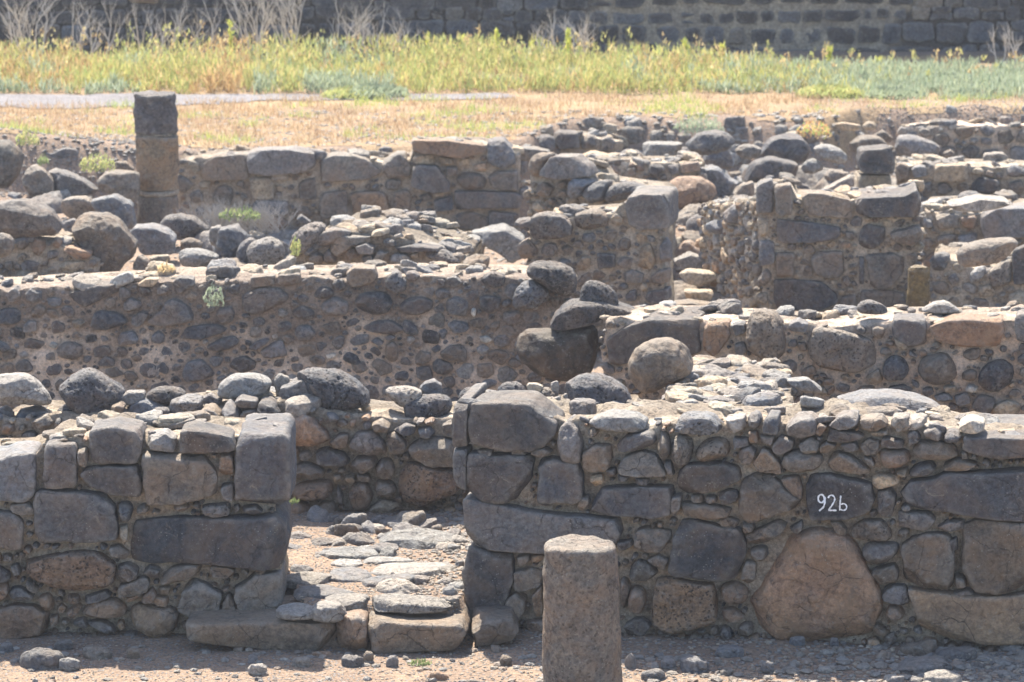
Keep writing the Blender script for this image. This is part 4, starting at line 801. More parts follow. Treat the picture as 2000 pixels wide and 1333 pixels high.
many('J', '''bn@.5 30,280 35,215 150,215 240,235 230,280 90,300;tn@.45 420,270 500,237 640,270 620,300 440,300;gn@.5 650,270 700,228 780,235 850,290 830,310 690,300;pk@.55 810,200 850,185 1055,190 1050,230 980,290 815,280;go@.45 895,290 920,235 1000,210 1120,220 1160,270 1150,320 920,320
go@.6 1070,190 1160,120 1290,105 1380,150 1385,220 1200,270 1090,230;gn@.35 1180,290 1230,210 1290,193 1340,220 1380,330 1340,350 1200,320;po@.55 1370,240 1430,195 1500,195 1555,230 1530,285 1430,290;ro@.3 945,470 1000,410 1090,390 1180,400 1260,450 1280,530 1130,570 1020,615 990,600
gn@.3 1120,390 1200,325 1280,340 1340,400 1420,440 1370,530 1290,530 1200,480;bo@.2 985,680 1040,630 1150,610 1175,660 1160,740 1060,770 990,760;rn@.15 1005,870 1060,800 1120,795 1165,850 1150,930 1020,930;pk@.12 1000,920 1100,870 1180,900 1240,950 1220,1000 1090,1010;tn@.1 1030,1010 1090,970 1280,990 1290,1030 1200,1075 1090,1060
tn@.1 1060,1100 1250,1100 1240,1160 1170,1180 1080,1150;bk@.05 985,1180 1100,1165 1280,1190 1280,1250 990,1250;bn@.3 1370,530 1420,440 1500,425 1500,520 1460,560 1380,550''', .5,
 ['flat brown block at the left end of the far boulder field', 'low tan rock in front of the flat brown block', 'low domed grey rock behind the thin reddish wall', 'broad pale flat rock in the middle of the far boulders', 'broad domed boulder on the thin reddish wall', 'long smooth hump shaped boulder under the green grass tuft',
  'rounded triangular grey boulder in the far right field', 'smooth pale pair shaped boulder behind the triangular one', 'large smooth reddish round boulder between the two piers', 'sloping dark slab behind the reddish round boulder', 'rounded boulder set below the reddish one in the gap', 'brown stone in the narrow gap above the bright slab',
  'bright tilted slab in the narrow gap between the piers', 'tan stone under the bright tilted slab', 'small tan stone low in the narrow gap', 'flat block at the bottom of the narrow gap', 'grey stone tucked left of the wide dark pier'], group=G4)
many('K', '''dn@.5 100,310 160,220 270,185 340,200 400,270 370,350 200,330;dn@.4 0,430 60,350 170,320 330,360 320,440 160,470 0,470;po@.5 410,270 480,245 560,260 630,320 600,370 470,340;po@.42 345,370 400,330 470,350 480,400 440,420 360,420;bn@.4 475,450 520,395 640,420 600,460 490,480
pk@.35 480,515 640,430 670,470 540,545;bn@.55 630,250 700,200 800,200 890,250 870,290 690,290 640,300;go@.5 900,300 910,200 1000,190 1150,240 1190,290 1050,330;to@.66 710,135 750,110 800,130 785,165 720,165;bn@.6 780,195 830,160 900,220 870,240 790,225
gn@.45 1030,340 1080,305 1160,310 1180,345 1060,360;pk@.95 1210,600 1400,552 1560,570 1600,600 1380,640 1250,630;bo@.85 1260,900 1300,850 1440,805 1600,800 1640,830 1550,930 1400,970 1290,970;bn@.4 1190,300 1230,280 1260,300 1250,330 1200,325;go@.42 930,330 960,310 1000,320 1000,355 940,355
tn@.6 540,130 600,120 700,135 690,165 570,165;bn@.62 1040,170 1070,150 1110,165 1100,195 1050,195;gn@.4 300,500 340,480 390,495 400,520 320,525''', .5,
 ['dark angular boulder with a hollow lit top at the far right', 'wide black flat boulder in front of the angular one', 'smooth pale oval boulder right of the dark angular one', 'light round boulder under the smooth pale oval', 'small domed rock left of the small block pillar', 'bright leaning slab in front of the small block pillar',
  'low brown boulder directly behind the small block pillar', 'grey humped boulder right of the small block pillar', 'yellowish round cobble on the field edge', 'dark wedge by the yellowish cobble', 'flat grey rock in front of the humped boulder', 'thin pale slab on the right edge wall', 'large smooth boulder on the pale mortared wall at the right edge',
  'small dark cube shaped stone before the far bank', 'small grey stone beside the humped boulder', 'flat tan stones edge under the field at far right', 'small brown cobble in the far bank', 'small grey rock behind the wide dark pier'], group=G4)

# ------------------------------------------------------------------ rocks lying on the ground, given by their picture box
def floor_rock(box, crop, z0, code, label, name='rock', group=None, cat='rock', flat=.7):
    ox, oy, sc = CROP[crop]; x0, y0, x1, y1 = box
    px = ox+(x0+x1)/2/sc; pyb = oy+y1/sc; wpx = (x1-x0)/sc; hpx = (y1-y0)/sc
    p = atz(px, pyb, z0); Yb = p[1]; w_ = wpx/F*Yb; v = hpx/F*Yb
    w_ *= 1.22 if name == 'rock' and z0 > .1 else 1; d = w_*flat; el = (H-z0)/Yb
    h = max(.035, v - d*el*.95)
    if v < d*el + .02: d = max(.05, (v-.02)/el)
    if z0 > .1: h = min(h, .085 if w_ < .5 else .12); d *= 1.2
    r = np.random.default_rng(int(x0*7+y0*13))
    m_ = 11; th = (np.arange(m_)+r.uniform(-.25, .25, m_))/m_*2*math.pi
    P = np.stack([np.cos(th)*w_/2*1.1*r.uniform(.9, 1.08, m_), np.sin(th)*d/2*1.1*r.uniform(.9, 1.08, m_)], 1)
    ep, rnd, ch = SHAPE[code[1]]
    V, Qd, T1, T2 = stone(P, max(.42, ep), h*.85, h*.8, int(r.integers(1e9)), 1.2, ch+2, 1.1, rnd, .5 if code[1].isupper() else 0)
    V[:, 2] += V[:, 0]*r.normal(0, .05) + V[:, 1]*r.normal(0, .05)
    W_ = np.stack([p[0]+V[:, 0], Yb + d/2*.9 + V[:, 1], z0 - .12*h + V[:, 2]], 1)
    tn, du = colour(code[0], r, .8 if code[1].isupper() else .15)
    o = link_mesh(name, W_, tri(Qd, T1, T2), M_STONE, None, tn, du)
    return tag(o, label, cat, group)
GP = 'rocks paving the room behind the threshold'
for bx, c, l in [((500, 680, 775, 800), 'po', 'largest pale domed rock at the back of the doorway floor'), ((255, 775, 480, 850), 'pn', 'long rounded pale rock left of the domed one'), ((440, 760, 555, 820), 'gn', 'small dark humped rock beside the yellow-green sprouts'),
                 ((345, 710, 460, 790), 'go', 'shaded bluish boulder behind the long pale rock'), ((220, 735, 320, 795), 'gn', 'shaded brownish stone at the foot of the cobble wall'), ((715, 755, 800, 810), 'po', 'pale rock against the right jamb at the back'),
                 ((280, 865, 460, 930), 'gn', 'flat slab with a dark broken side in the middle of the doorway floor'), ((460, 850, 780, 912), 'pn', 'broad flat slab reaching the right jamb'), ((430, 885, 610, 955), 'gn', 'dark ridged rock behind the cone shaped one'),
                 ((495, 895, 640, 980), 'pO', 'cone shaped pitted grey rock in the doorway'), ((610, 890, 680, 942), 'gn', 'small angular rock right of the cone shaped one'), ((725, 895, 790, 942), 'po', 'small pale rock touching the right jamb'), ((740, 925, 795, 985), 'po', 'upright pale cobble at the foot of the right jamb'),
                 ((155, 930, 365, 1000), 'gn', 'grey slab with a lit ridge left of the middle'), ((105, 888, 275, 942), 'pk', 'flat pale slab beside the left jamb'), ((285, 965, 440, 1025), 'pn', 'low rounded slab before the grey ridged one'), ((485, 970, 755, 1042), 'pN', 'long pitted slab just behind the threshold'),
                 ((88, 1010, 230, 1065), 'pn', 'pale slab at the left jamb just behind the threshold'), ((215, 990, 355, 1058), 'pk', 'smooth worn slab behind the brown threshold block'), ((430, 830, 610, 866), 'pn', 'thin flat slab behind the broad one'), ((305, 830, 420, 877), 'pn', 'small bright wedge rock in the middle left'),
                 ((110, 760, 180, 812), 'gn', 'shaded rock beside the left jamb'), ((135, 850, 215, 900), 'gn', 'small reddish sided rock near the left jamb'), ((755, 985, 805, 1012), 'pn', 'small flat pale stone near the right jamb foot'), ((480, 665, 585, 702), 'go', 'shaded flat stone under the big wall boulder'),
                 ((670, 660, 760, 700), 'go', 'shaded slab in the back right corner of the doorway'), ((285, 708, 350, 752), 'gk', 'shaded bluish block leaning by the cobble wall'), ((430, 698, 482, 735), 'gn', 'small shaded wedge by the cobble wall'), ((125, 715, 215, 770), 'gn', 'shaded slab at the back left of the doorway')]:
    floor_rock(bx, 'B', .195, c, l, group=GP)
GL = 'loose stones lying before the walls'
for bx, cr, c, l in [((85, 1115, 295, 1245), 'A', 'go', 'largest shaded boulder on the ground at lower left'), ((385, 1145, 525, 1200), 'A', 'bk', 'squared brown stone right of the lower left boulder'), ((275, 1215, 375, 1248), 'A', 'pn', 'thin pale stone on the ground at lower left'), ((595, 1150, 655, 1200), 'A', 'bn', 'small brown cobble under the left wall'),
                     ((250, 1120, 340, 1160), 'A', 'gn', 'dark stone between the boulder and the left wall'), ((0, 1130, 60, 1170), 'A', 'gn', 'shaded stone at the left edge of the ground'), ((1165, 1240, 1255, 1275), 'A', 'pn', 'flat pale stone below the threshold left end'),
                     ((425, 1190, 470, 1235), 'B', 'bo', 'brown cobble leaning on the threshold'), ((515, 1205, 570, 1258), 'B', 'go', 'round grey cobble in front of the threshold'), ((340, 1215, 425, 1250), 'B', 'gn', 'flat dark stone in front of the threshold'), ((145, 1220, 215, 1255), 'B', 'pn', 'pale sunlit stone at the shadow edge'),
                     ((970, 1225, 1020, 1250), 'B', 'bn', 'small brown stone right of the threshold'), ((765, 1190, 895, 1260), 'C', 'gk', 'flat dark stone on the ground right of the column'), ((680, 1210, 745, 1250), 'C', 'gn', 'small dark stone left of the flat dark one'), ((925, 1155, 1050, 1200), 'C', 'gn', 'low dark stone under the pink block'),
                     ((590, 1268, 700, 1305), 'C', 'gk', 'thin slab near the column foot'), ((515, 1155, 565, 1250), 'C', 'gn', 'dark stone touching the column'), ((1130, 1235, 1190, 1262), 'C', 'gn', 'small flat flake in the lower centre right'),
                     ((655, 1110, 820, 1195), 'D', 'bn', 'dark rounded rock under the tan block at lower right'), ((820, 1150, 1000, 1218), 'D', 'gn', 'long low blue-grey rock at lower right'), ((645, 1190, 880, 1275), 'D', 'gn', 'broad dark rock in front of the rounded one'), ((755, 1262, 935, 1335), 'D', 'pn', 'sunlit pinkish rock at the lower right'),
                     ((600, 1300, 670, 1330), 'D', 'gk', 'thin flake beside the sunlit rock'), ((145, 1115, 215, 1150), 'D', 'gn', 'small flat stone below the giant boulder'), ((20, 1230, 75, 1262), 'D', 'gn', 'grey flake at the foot of the right wall'), ((330, 1125, 370, 1150), 'D', 'gn', 'tiny grey stone below the giant boulder')]:
    floor_rock(bx, cr, .01, c, l, group=GL)

# ------------------------------------------------------------------ rubble lying between the walls
def rubble(n, x0, x1, y0, y1, smin, smax, seed, label, group, cols='ggbbpptp', name='loose_stone', zmax=.6):
    r = np.random.default_rng(seed)
    for k in range(n):
        s = smin*(smax/smin)**r.random(); x = r.uniform(x0, x1); y = r.uniform(y0, y1); z = terr1(x, y)
        if z > zmax or (abs(x/y*F+692) < 62 and y < 34.2): continue
        m_ = 8; th = (np.arange(m_)+r.uniform(-.3, .3, m_))/m_*2*math.pi
        P = np.stack([np.cos(th)*s/2*r.uniform(.75, 1.15, m_), np.sin(th)*s*.38*r.uniform(.8, 1.1, m_)], 1)
        c = cols[int(r.integers(len(cols)))]; sh = 'nno'[int(r.integers(3))]; ep, rnd, ch = SHAPE[sh]; hh = s*r.uniform(.25, .42)
        V, Qd, T1, T2 = stone(P, max(ep, .45), hh, hh*.8, int(r.integers(1e9)), 1.1, ch, .7, rnd)
        a = r.uniform(0, 3.14); ti = r.normal(0, .2, 2); V[:, 2] += V[:, 0]*ti[0] + V[:, 1]*ti[1]
        W_ = np.stack([x+V[:, 0]*math.cos(a)-V[:, 1]*math.sin(a), y+V[:, 0]*math.sin(a)+V[:, 1]*math.cos(a), z+V[:, 2]], 1)
        tn, du = colour(c, r, .1)
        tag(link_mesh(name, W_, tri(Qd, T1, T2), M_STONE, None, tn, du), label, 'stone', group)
rubble(70, -2.9, 3.1, 18.55, 19.85, .03, .13, 21, 'small stone half buried in the ground before the walls', 'half buried stones before the walls', 'gbbdrgp', 'ground_stone')
rubble(130, -6.5, -1.6, 28.6, 35.0, .15, .6, 1, 'small loose stone among the big boulders of the left field', 'small stones of the left field')
rubble(130, 1.0, 6.0, 32.6, 38.0, .14, .6, 2, 'small loose stone among the boulders of the far right field', 'small stones of the far right field', name='field_rock')
rubble(60, .9, 2.7, 29.6, 34.0, .15, .6, 6, 'loose rock in the hollow between the mortared piers', 'rocks between the mortared piers', name='field_rock')
rubble(50, 3.0, 6.3, 28.6, 33.0, .15, .5, 7, 'loose rock between the low walls at the right edge', 'rocks between the right edge walls', name='field_rock')
rubble(40, -.3, 1.6, 35.4, 37.3, .12, .4, 3, 'loose stone scattered below the edge of the dry grass', 'stones below the dry grass edge')
def edge_y(x): return 35.5 + 2.0*float(sst(-.3, .8, np.array(x))) + .8*float(sst(3.0, 3.6, np.array(x)))
for _q, (x0_, x1_, n_) in enumerate([(-3.4, -.4, 70), (-.4, 3.0, 150), (3.0, 6.2, 75)]):
    rr0 = random.Random(50+_q)
    for _k in range(n_):
        xx = rr0.uniform(x0_, x1_); yy = edge_y(xx) + rr0.uniform(-.35, .4)
        rubble(1, xx, xx+.001, yy, yy+.001, [.07, .06, .05][_q], [.2, .26, .15][_q], 1000+_k+100*_q, ['stone in the crumbling earth edge behind the far left wall', 'stone in the earth bank below the middle of the dry grass', 'stone in the earth bank below the right end of the field'][_q], ['stones of the earth edge at left', 'stones of the earth bank in the middle', 'stones of the earth bank at right'][_q], name='bank_stone', zmax=.8)
rubble(60, -2.75, -1.5, 29.4, 33.8, .15, .5, 15, 'loose stone round the dry grey bush', 'stones round the dry grey bush')
rubble(24, -1.15, -.28, 20.3, 22.0, .06, .18, 8, 'small flat stone among the larger rocks of the doorway floor', 'small flat stones of the doorway floor', 'gpppg', 'paving_stone')
rubble(16, -1.15, -.35, 21.6, 22.0, .1, .25, 9, 'shaded stone at the foot of the cobble wall behind the doorway', 'shaded stones behind the doorway', 'ggb', 'paving_stone')
rubble(30, -.9, 0.2, 29.0, 32.0, .1, .35, 4, 'loose stone on the ground round the fallen slab', 'stones round the fallen slab')

# ------------------------------------------------------------------ threshold
def slab(name, pp, Yf, depth, code, parent=None, seed=0, hi=.0):
    P = np.array([[*at(q[0], q[1], Yf)[[0, 2]]] for q in pp]); r = np.random.default_rng(seed)
    ep, rnd, ch = SHAPE[code[1]]
    V, Qd, T1, T2 = stone(P, ep, depth/2, 0, int(r.integers(1e9)), .9, ch, 1.2, rnd)
    tn, du = colour(code[0], r, .1)
    return link_mesh(name, np.stack([V[:, 0], Yf-V[:, 2], V[:, 1]], 1), tri(Qd, T1, T2), M_STONE, parent, tn, du)
th = thing('door_threshold', (-.85, 19.95, 0), 'worn stone threshold of four long blocks across the doorway', 'threshold')
for i, (pp, c, Yf) in enumerate([([(360, 1222), (500, 1216), (650, 1212), (654, 1275), (560, 1278), (365, 1258)], 'bk', 19.78), ([(652, 1210), (700, 1206), (716, 1212), (718, 1278), (660, 1284)], 'rk', 19.74),
                     ([(716, 1216), (800, 1218), (905, 1222), (925, 1260), (880, 1276), (722, 1282)], 'bk', 19.73), ([(918, 1216), (1000, 1214), (1014, 1240), (1000, 1262), (928, 1268)], 'bk', 19.85)]):
    slab('threshold_block', pp, Yf, .62, c, th, 40+i)

# ------------------------------------------------------------------ columns
def drum(name, c, r0, r1, z0, z1, parent, tint, dust, seed, tilt=(0, 0), amp=.012, pit=.3):
    nth, nz = 72, max(10, int((z1-z0)/.018)); r = np.random.default_rng(seed); o = r.uniform(0, 40, 3)
    th = np.arange(nth)/nth*2*math.pi; V = []
    e = .018
    prof = [(0, 1-.6*e/r0, 0)] if False else []
    rows = [(z0, r0-.012), (z0+.006, r0-.003)] + [(z0+e+(z1-z0-2*e)*k/nz, r0+(r1-r0)*k/nz) for k in range(nz+1)] + [(z1-.008, r1-.004), (z1, r1-.016)] + [(z1+.001, r1*q) for q in (.85, .65, .45, .25, .1)]
    for z, rad in rows: V.append(np.stack([np.cos(th)*rad, np.sin(th)*rad, np.full(nth, z)], 1))
    V = np.vstack(V); k = len(rows)
    n_ = fbm(V*6+o, 3)*amp*1.6 + fbm(V*22+o, 2)*amp*.35
    rr = np.linalg.norm(V[:, :2], axis=1)[:, None]
    V[:, :2] *= 1 + n_[:, None]/np.maximum(rr, .05)
    topm = sst(z1-.12, z1, V[:, 2]); V[:, 2] += (fbm(np.stack([V[:, 0]*9, V[:, 1]*9, V[:, 0]*0+o[0]], 1), 2)*.022*topm)
    V = np.vstack([V, [[0, 0, V[-nth:, 2].mean()]], [[0, 0, z0]]])
    V[:, 0] += c[0] + (V[:, 2]-z0)*tilt[0]; V[:, 1] += c[1] + (V[:, 2]-z0)*tilt[1]
    a = np.arange(k-1)[:, None]*nth; j = np.arange(nth)[None]; j2 = (j+1) % nth
    Q = np.stack([a+j, a+j2, a+nth+j2, a+nth+j], -1).reshape(-1, 4); j = np.arange(nth); j2 = (j+1) % nth
    F_ = np.vstack([Q[:, :3], Q[:, [0, 2, 3]], np.stack([(k-1)*nth+j, (k-1)*nth+j2, np.full(nth, k*nth)], 1), np.stack([j2, j, np.full(nth, k*nth+1)], 1)])
    return link_mesh(name, V, F_, M_STONE, parent, (*tint, pit), dust)
cx = at(1133, 1070, 18.7)
o = drum('column_stump', (cx[0]+.02, 18.7), .209, .184, -.05, .825, None, (.205, .185, .165), .55, 3, (-.026, 0), .010, .5)
tag(o, 'short worn grey column stump standing before the right wall', 'column')
c2 = at(308, 440, 34.0)
col2 = thing('broken_column', (c2[0], 34.0, 0.1), 'tall broken three drum column standing in the left background', 'column')
zt = at(308, 182, 34)[2]; zm = at(308, 262, 34)[2]; zl = at(308, 376, 34)[2]
drum('drum', (c2[0]+.01, 34.0), .200, .176, .1, zl-.02, col2, (.2, .18, .16), .6, 11, (0, 0), .01)
drum('mortar_joint', (c2[0]+.01, 34.0), .19, .186, zl-.018, zl+.03, col2, (.38, .32, .25), .2, 12)
drum('drum', (c2[0]+.005, 34.0), .182, .188, zl+.031, zm-.01, col2, (.27, .205, .14), 1.0, 13, (-.004, 0), .018)
drum('mortar_joint', (c2[0], 34.0), .18, .18, zm-.009, zm+.012, col2, (.38, .34, .28), .2, 15)
drum('drum', (c2[0], 34.0), .190, .184, zm+.013, zt, col2, (.105, .1, .11), .1, 14, (-.03, 0), .024)
# stub post right of the pier
c3 = at(1793, 590, 29.35)
zt3 = at(1793, 522, 29.35)[2]
o = drum('stone_post', (c3[0], 29.35), .088, .085, .0, zt3, None, (.17, .125, .055), .3, 16, (0, 0), .008); tag(o, 'short yellow-brown lichened post beside the wide dark pier', 'post')

# ------------------------------------------------------------------ pebbles
def pebbles(name, pts, smin, smax, cols, seed, label=None):
    r = np.random.default_rng(seed)
    t = (1+5**.5)/2
    I = np.array([[-1, t, 0], [1, t, 0], [-1, -t, 0], [1, -t, 0], [0, -1, t], [0, 1, t], [0, -1, -t], [0, 1, -t], [t, 0, -1], [t, 0, 1], [-t, 0, -1], [-t, 0, 1]]); I /= np.linalg.norm(I[0])
    Fi = np.array([[0,11,5],[0,5,1],[0,1,7],[0,7,10],[0,10,11],[1,5,9],[5,11,4],[11,10,2],[10,7,6],[7,1,8],[3,9,4],[3,4,2],[3,2,6],[3,6,8],[3,8,9],[4,9,5],[2,4,11],[6,2,10],[8,6,7],[9,8,1]])
    n = len(pts); s = smin*(smax/smin)**(r.random(n)**2.2)
    sc = np.stack([r.uniform(.7, 1.3, n), r.uniform(.7, 1.3, n), r.uniform(.35, .75, n)], 1)*s[:, None]
    a = r.uniform(0, 6.28, n); V = I[None]*(1+r.uniform(-.22, .22, (n, 12, 1)))*sc[:, None]
    x = V[..., 0]*np.cos(a)[:, None]-V[..., 1]*np.sin(a)[:, None]; y = V[..., 0]*np.sin(a)[:, None]+V[..., 1]*np.cos(a)[:, None]
    V = np.stack([x+pts[:, 0:1], y+pts[:, 1:2], V[..., 2]+pts[:, 2:3]+s[:, None]*.15], -1).reshape(-1, 3)
    FF = (Fi[None]+np.arange(n)[:, None, None]*12).reshape(-1, 3)
    C = np.array([PAL[cols[int(k)]][0] for k in r.integers(len(cols), size=n)])*r.uniform(.7, 1.35, (n, 1))
    T = np.repeat(np.hstack([C, np.zeros((n, 1))]), 12, 0)
    o = link_mesh(name, V, FF, M_STONE, None, T, .2, smooth=False, origin=np.zeros(3)); return tag(o, label, None, None, 'stuff')
def scatter(n, x0, x1, y0, y1, seed):
    r = np.random.default_rng(seed); x = r.uniform(x0, x1, n); y = r.uniform(y0, y1, n)
    p = np.stack([x*1.1, y*1.1, x*0], 1)
    return np.stack([x, y, terr(x, y) + fbm(p, 2)*.022 + fbm(p*5+3, 3)*.014], 1)
pebbles('gravel', scatter(9000, -3.2, 3.4, 18.3, 20.4, 1), .006, .032, 'gbbrrottp', 1)
pebbles('gravel', scatter(420, -3.2, 3.4, 18.5, 19.9, 9), .02, .07, 'gbbrgp', 9)
pebbles('gravel', scatter(1600, 2.15, 3.0, 19.1, 19.75, 10), .008, .03, 'ddgd', 10)
pebbles('gravel', scatter(2600, -1.6, -.1, 20.1, 22.2, 2), .005, .03, 'gbrotpp', 2)
pebbles('gravel', scatter(2500, -6.5, -3.2, 33.0, 36.6, 3), .01, .035, 'dggg', 3)
pebbles('gravel', scatter(9000, -6, 6.3, 27, 38.4, 4), .02, .08, 'gbbtpp', 4)
pebbles('gravel', scatter(3500, 2.9, 6.5, 38.5, 39.5, 5), .008, .022, 'ggbptp', 5)

# ------------------------------------------------------------------ plants
def blades(name, base, length, width, lean, colr, seed, m=M_LEAF, kind=None, label=None, cat=None, bend=.5, origin=None, segs=2, parent=None):
    """base (n,3), length (n,), each blade a bent tapering ribbon"""
    r = np.random.default_rng(seed); n = len(base)
    a = r.uniform(0, 2*math.pi, n); d = np.stack([np.cos(a), np.sin(a)], 1); ln_ = lean*r.random(n)
    wdir = np.stack([-np.sin(a), np.cos(a)], 1)
    # face mostly to the open sky and viewer
    ka = r.uniform(-.8, .8, n); wdir = np.stack([np.cos(ka), np.sin(ka)], 1)
    V = []; 
    for k in range(segs+1):
        t = k/segs; hor = ln_*(t*(1-bend) + bend*t*t); 
        p = base.copy(); p[:, :2] += d*(length*hor)[:, None]; p[:, 2] += length*t*np.sqrt(np.maximum(.05, 1-(ln_*t)**2*.8))
        wv = wdir*(width*(1-t*.85)*.5)[:, None]
        A = p.copy(); A[:, :2] -= wv; B = p.copy(); B[:, :2] += wv; V += [A, B]
    V = np.stack(V, 1); K = V.shape[1]; V = V.reshape(-1, 3)
    o = np.arange(n)[:, None]*K; Fq = []
    for k in range(segs): Fq.append(np.concatenate([o+2*k, o+2*k+1, o+2*k+3, o+2*k+2], 1))
    T = np.repeat(np.hstack([colr, np.ones((n, 1))]), K, 0)
    ob = link_mesh(name, V, np.vstack(Fq), m, parent, T, 0, smooth=False, origin=np.zeros(3) if origin is None else origin)
    return tag(ob, label, cat, None, kind)
def mixcol(r, n, cols, jit=.2):
    C = np.array(cols)[r.integers(len(cols), size=n)]; return C*r.uniform(1-jit, 1+jit, (n, 1))
r = np.random.default_rng(77)
def zfield(x, y):
    p = np.stack([x*1.1, y*1.1, x*0], 1); return terr(x, y)+fbm(p, 2)*.022
# straw
n = 46000; x = r.uniform(-6.5, 6.5, n); y = r.uniform(35.7, 39.9, n)
k = (y > 35.98+1.95*sst(-.3, .8, x)+.8*sst(3.0, 3.6, x)+.1*np.sin(x*3)) & (x > -4.6-(y-35)*.5) & ((x < 3.3+.2*np.sin(y*5)) | (y > 38.7)) & ((y < 38.85+.6*sst(-5, -.5, x)+.08*np.sin(x*1.8)+r.normal(0, .08, n)) | ((x > -1.5) & (r.random(n) < .4))); x, y = x[k], y[k]; n = len(x)
pk = fbm(np.stack([x*1.6, y*2.4, x*0+4], 1), 3) > -.22 + .25*r.random(n); x, y = x[pk], y[pk]; n = len(x)
gr = fbm(np.stack([x*.9, y*1.6, x*0], 1), 3) + .25*(x > 3.2)
C = mixcol(r, n, [(.44, .32, .19), (.52, .42, .28), (.34, .23, .14), (.42, .28, .17)])
C[gr > .14] = mixcol(r, int((gr > .14).sum()), [(.38, .42, .12), (.46, .46, .15), (.30, .38, .16)])
blades('dry_grass', np.stack([x, y, zfield(x, y)], 1), r.uniform(.03, .11, n), r.uniform(.004, .010, n), 1.1, C, 3, kind='stuff')
# tall weeds: stalks with leaves
def weed_band():
    r = np.random.default_rng(5); B, Lh, Wd, C = [], [], [], []
    n = 5200
    x = r.uniform(-6.6, 6.6, n); y = 39.72 + r.random(n)**.9*1.95
    y += np.where(x > 3.0, -.6*sst(3, 5, x)*r.random(n), 0)
    cl = fbm(np.stack([x*.55, y*.9, x*0], 1), 3); c2 = fbm(np.stack([x*1.3+7, y*1.3, x*0], 1), 2)
    # grass-green-grey on the right, yellow in the middle, orange and straw at left
    for i in range(n):
        X = x[i]; grey = (r.random() < float(sst(1.2, 4.2, np.array(X + 1.2*c2[i])))) or (c2[i] > .22) or (X > -2.2 and X < -1.2 and y[i] < 40.3)
        brown = (abs(X+3.1) < .3 and c2[i] > -.1) or cl[i] < -.42 or r.random() < .09
        h = r.uniform(.10, .36)*(1+1.3*cl[i])*(.8 if grey else 1)*(1.5 if r.random() < .07 else 1)
        h = min(h*(.6+.4*float(sst(39.7, 41.0, np.array(y[i])))), .37) * (1 - .55*float(sst(1.0, 4, np.array(X))))
        if X < -4.5: brown = brown or r.random() < .35
        z = float(0)
        if grey: cols = [(.30, .36, .25), (.38, .43, .32), (.25, .31, .20), (.40, .43, .27)]
        elif brown: cols = [(.50, .35, .17), (.56, .42, .22), (.42, .27, .13)]
        else: cols = [(.46, .45, .15), (.52, .47, .19), (.38, .42, .16), (.50, .42, .20), (.32, .38, .15)]
        nl = r.integers(10, 18)
        zz = r.random(nl)*h
        B.append(np.stack([X + r.normal(0, .03, nl)*(1+zz), y[i]+r.normal(0, .03, nl), zz], 1))
        Lh.append(r.uniform(.03, .10, nl)); Wd.append(r.uniform(.007, .018, nl)); C.append(mixcol(r, nl, cols))
        B.append(np.array([[X, y[i], 0.]])); Lh.append(np.array([h*1.12])); Wd.append(np.array([.012])); C.append(mixcol(r, 1, cols, .1)*.8)
    for i in range(200):
        X = r.uniform(-6.4, 6.4); Y_ = r.uniform(39.9, 41.7); h = r.uniform(.26, .52)*(1-.45*float(sst(1.2, 4, np.array(X))))*(1.15 if X < -3 else 1)
        nl = 9; lx = r.normal(0, .05); B.append(np.stack([X+lx+r.normal(0, .016, nl), Y_+r.normal(0, .016, nl), h*r.uniform(.72, 1.0, nl)], 1)); Lh.append(r.uniform(.02, .05, nl)); Wd.append(r.uniform(.01, .022, nl))
        cc = [(.56, .42, .22), (.60, .52, .28), (.40, .28, .15)] if r.random() < .6 else [(.46, .47, .17), (.54, .50, .2)]
        C.append(mixcol(r, nl, cc)); B.append(np.array([[X+lx*.5, Y_, 0.]])); Lh.append(np.array([h])); Wd.append(np.array([.009])); C.append(mixcol(r, 1, cc, .1)*.8)
    B = np.vstack(B); B[:, 2] += zfield(B[:, 0], B[:, 1]); Lh = np.concatenate(Lh); Wd = np.concatenate(Wd); C = np.vstack(C)
    blades('tall_weeds', B, Lh, Wd, .8, C, 6, kind='stuff')
weed_band()
# upright spikes (mullein-like) that stand out of the band
for i, (px, py) in enumerate([(450, 42), (1343, 92), (1412, 92), (1336, 83), (1040, 85), (970, 60), (1714, 120), (1620, 98), (835, 70), (905, 75), (1245, 95), (1110, 62)]):
    Y = 41.6; tp = at(px, py, Y); zb_ = terr1(tp[0], Y); h = tp[2]-zb_
    rr_ = np.random.default_rng(i+90); nl = 90; zz = rr_.random(nl)**.7*h
    B = np.stack([tp[0]+rr_.normal(0, .012, nl), Y+rr_.normal(0, .012, nl), zb_+zz], 1)
    B = np.vstack([B, [[tp[0], Y, zb_]]])
    blades('flower_spike', B, np.concatenate([rr_.uniform(.03, .08, nl), [h]]), np.concatenate([rr_.uniform(.012, .024, nl), [.015]]), .9,
           mixcol(rr_, nl+1, [(.55, .58, .12), (.45, .52, .14), (.66, .62, .16)]), i, label='yellow-green upright flower spike rising above the weeds', cat='weed', origin=np.array([tp[0], Y, zb_])).__setitem__('group', 'flower spikes above the weed band')
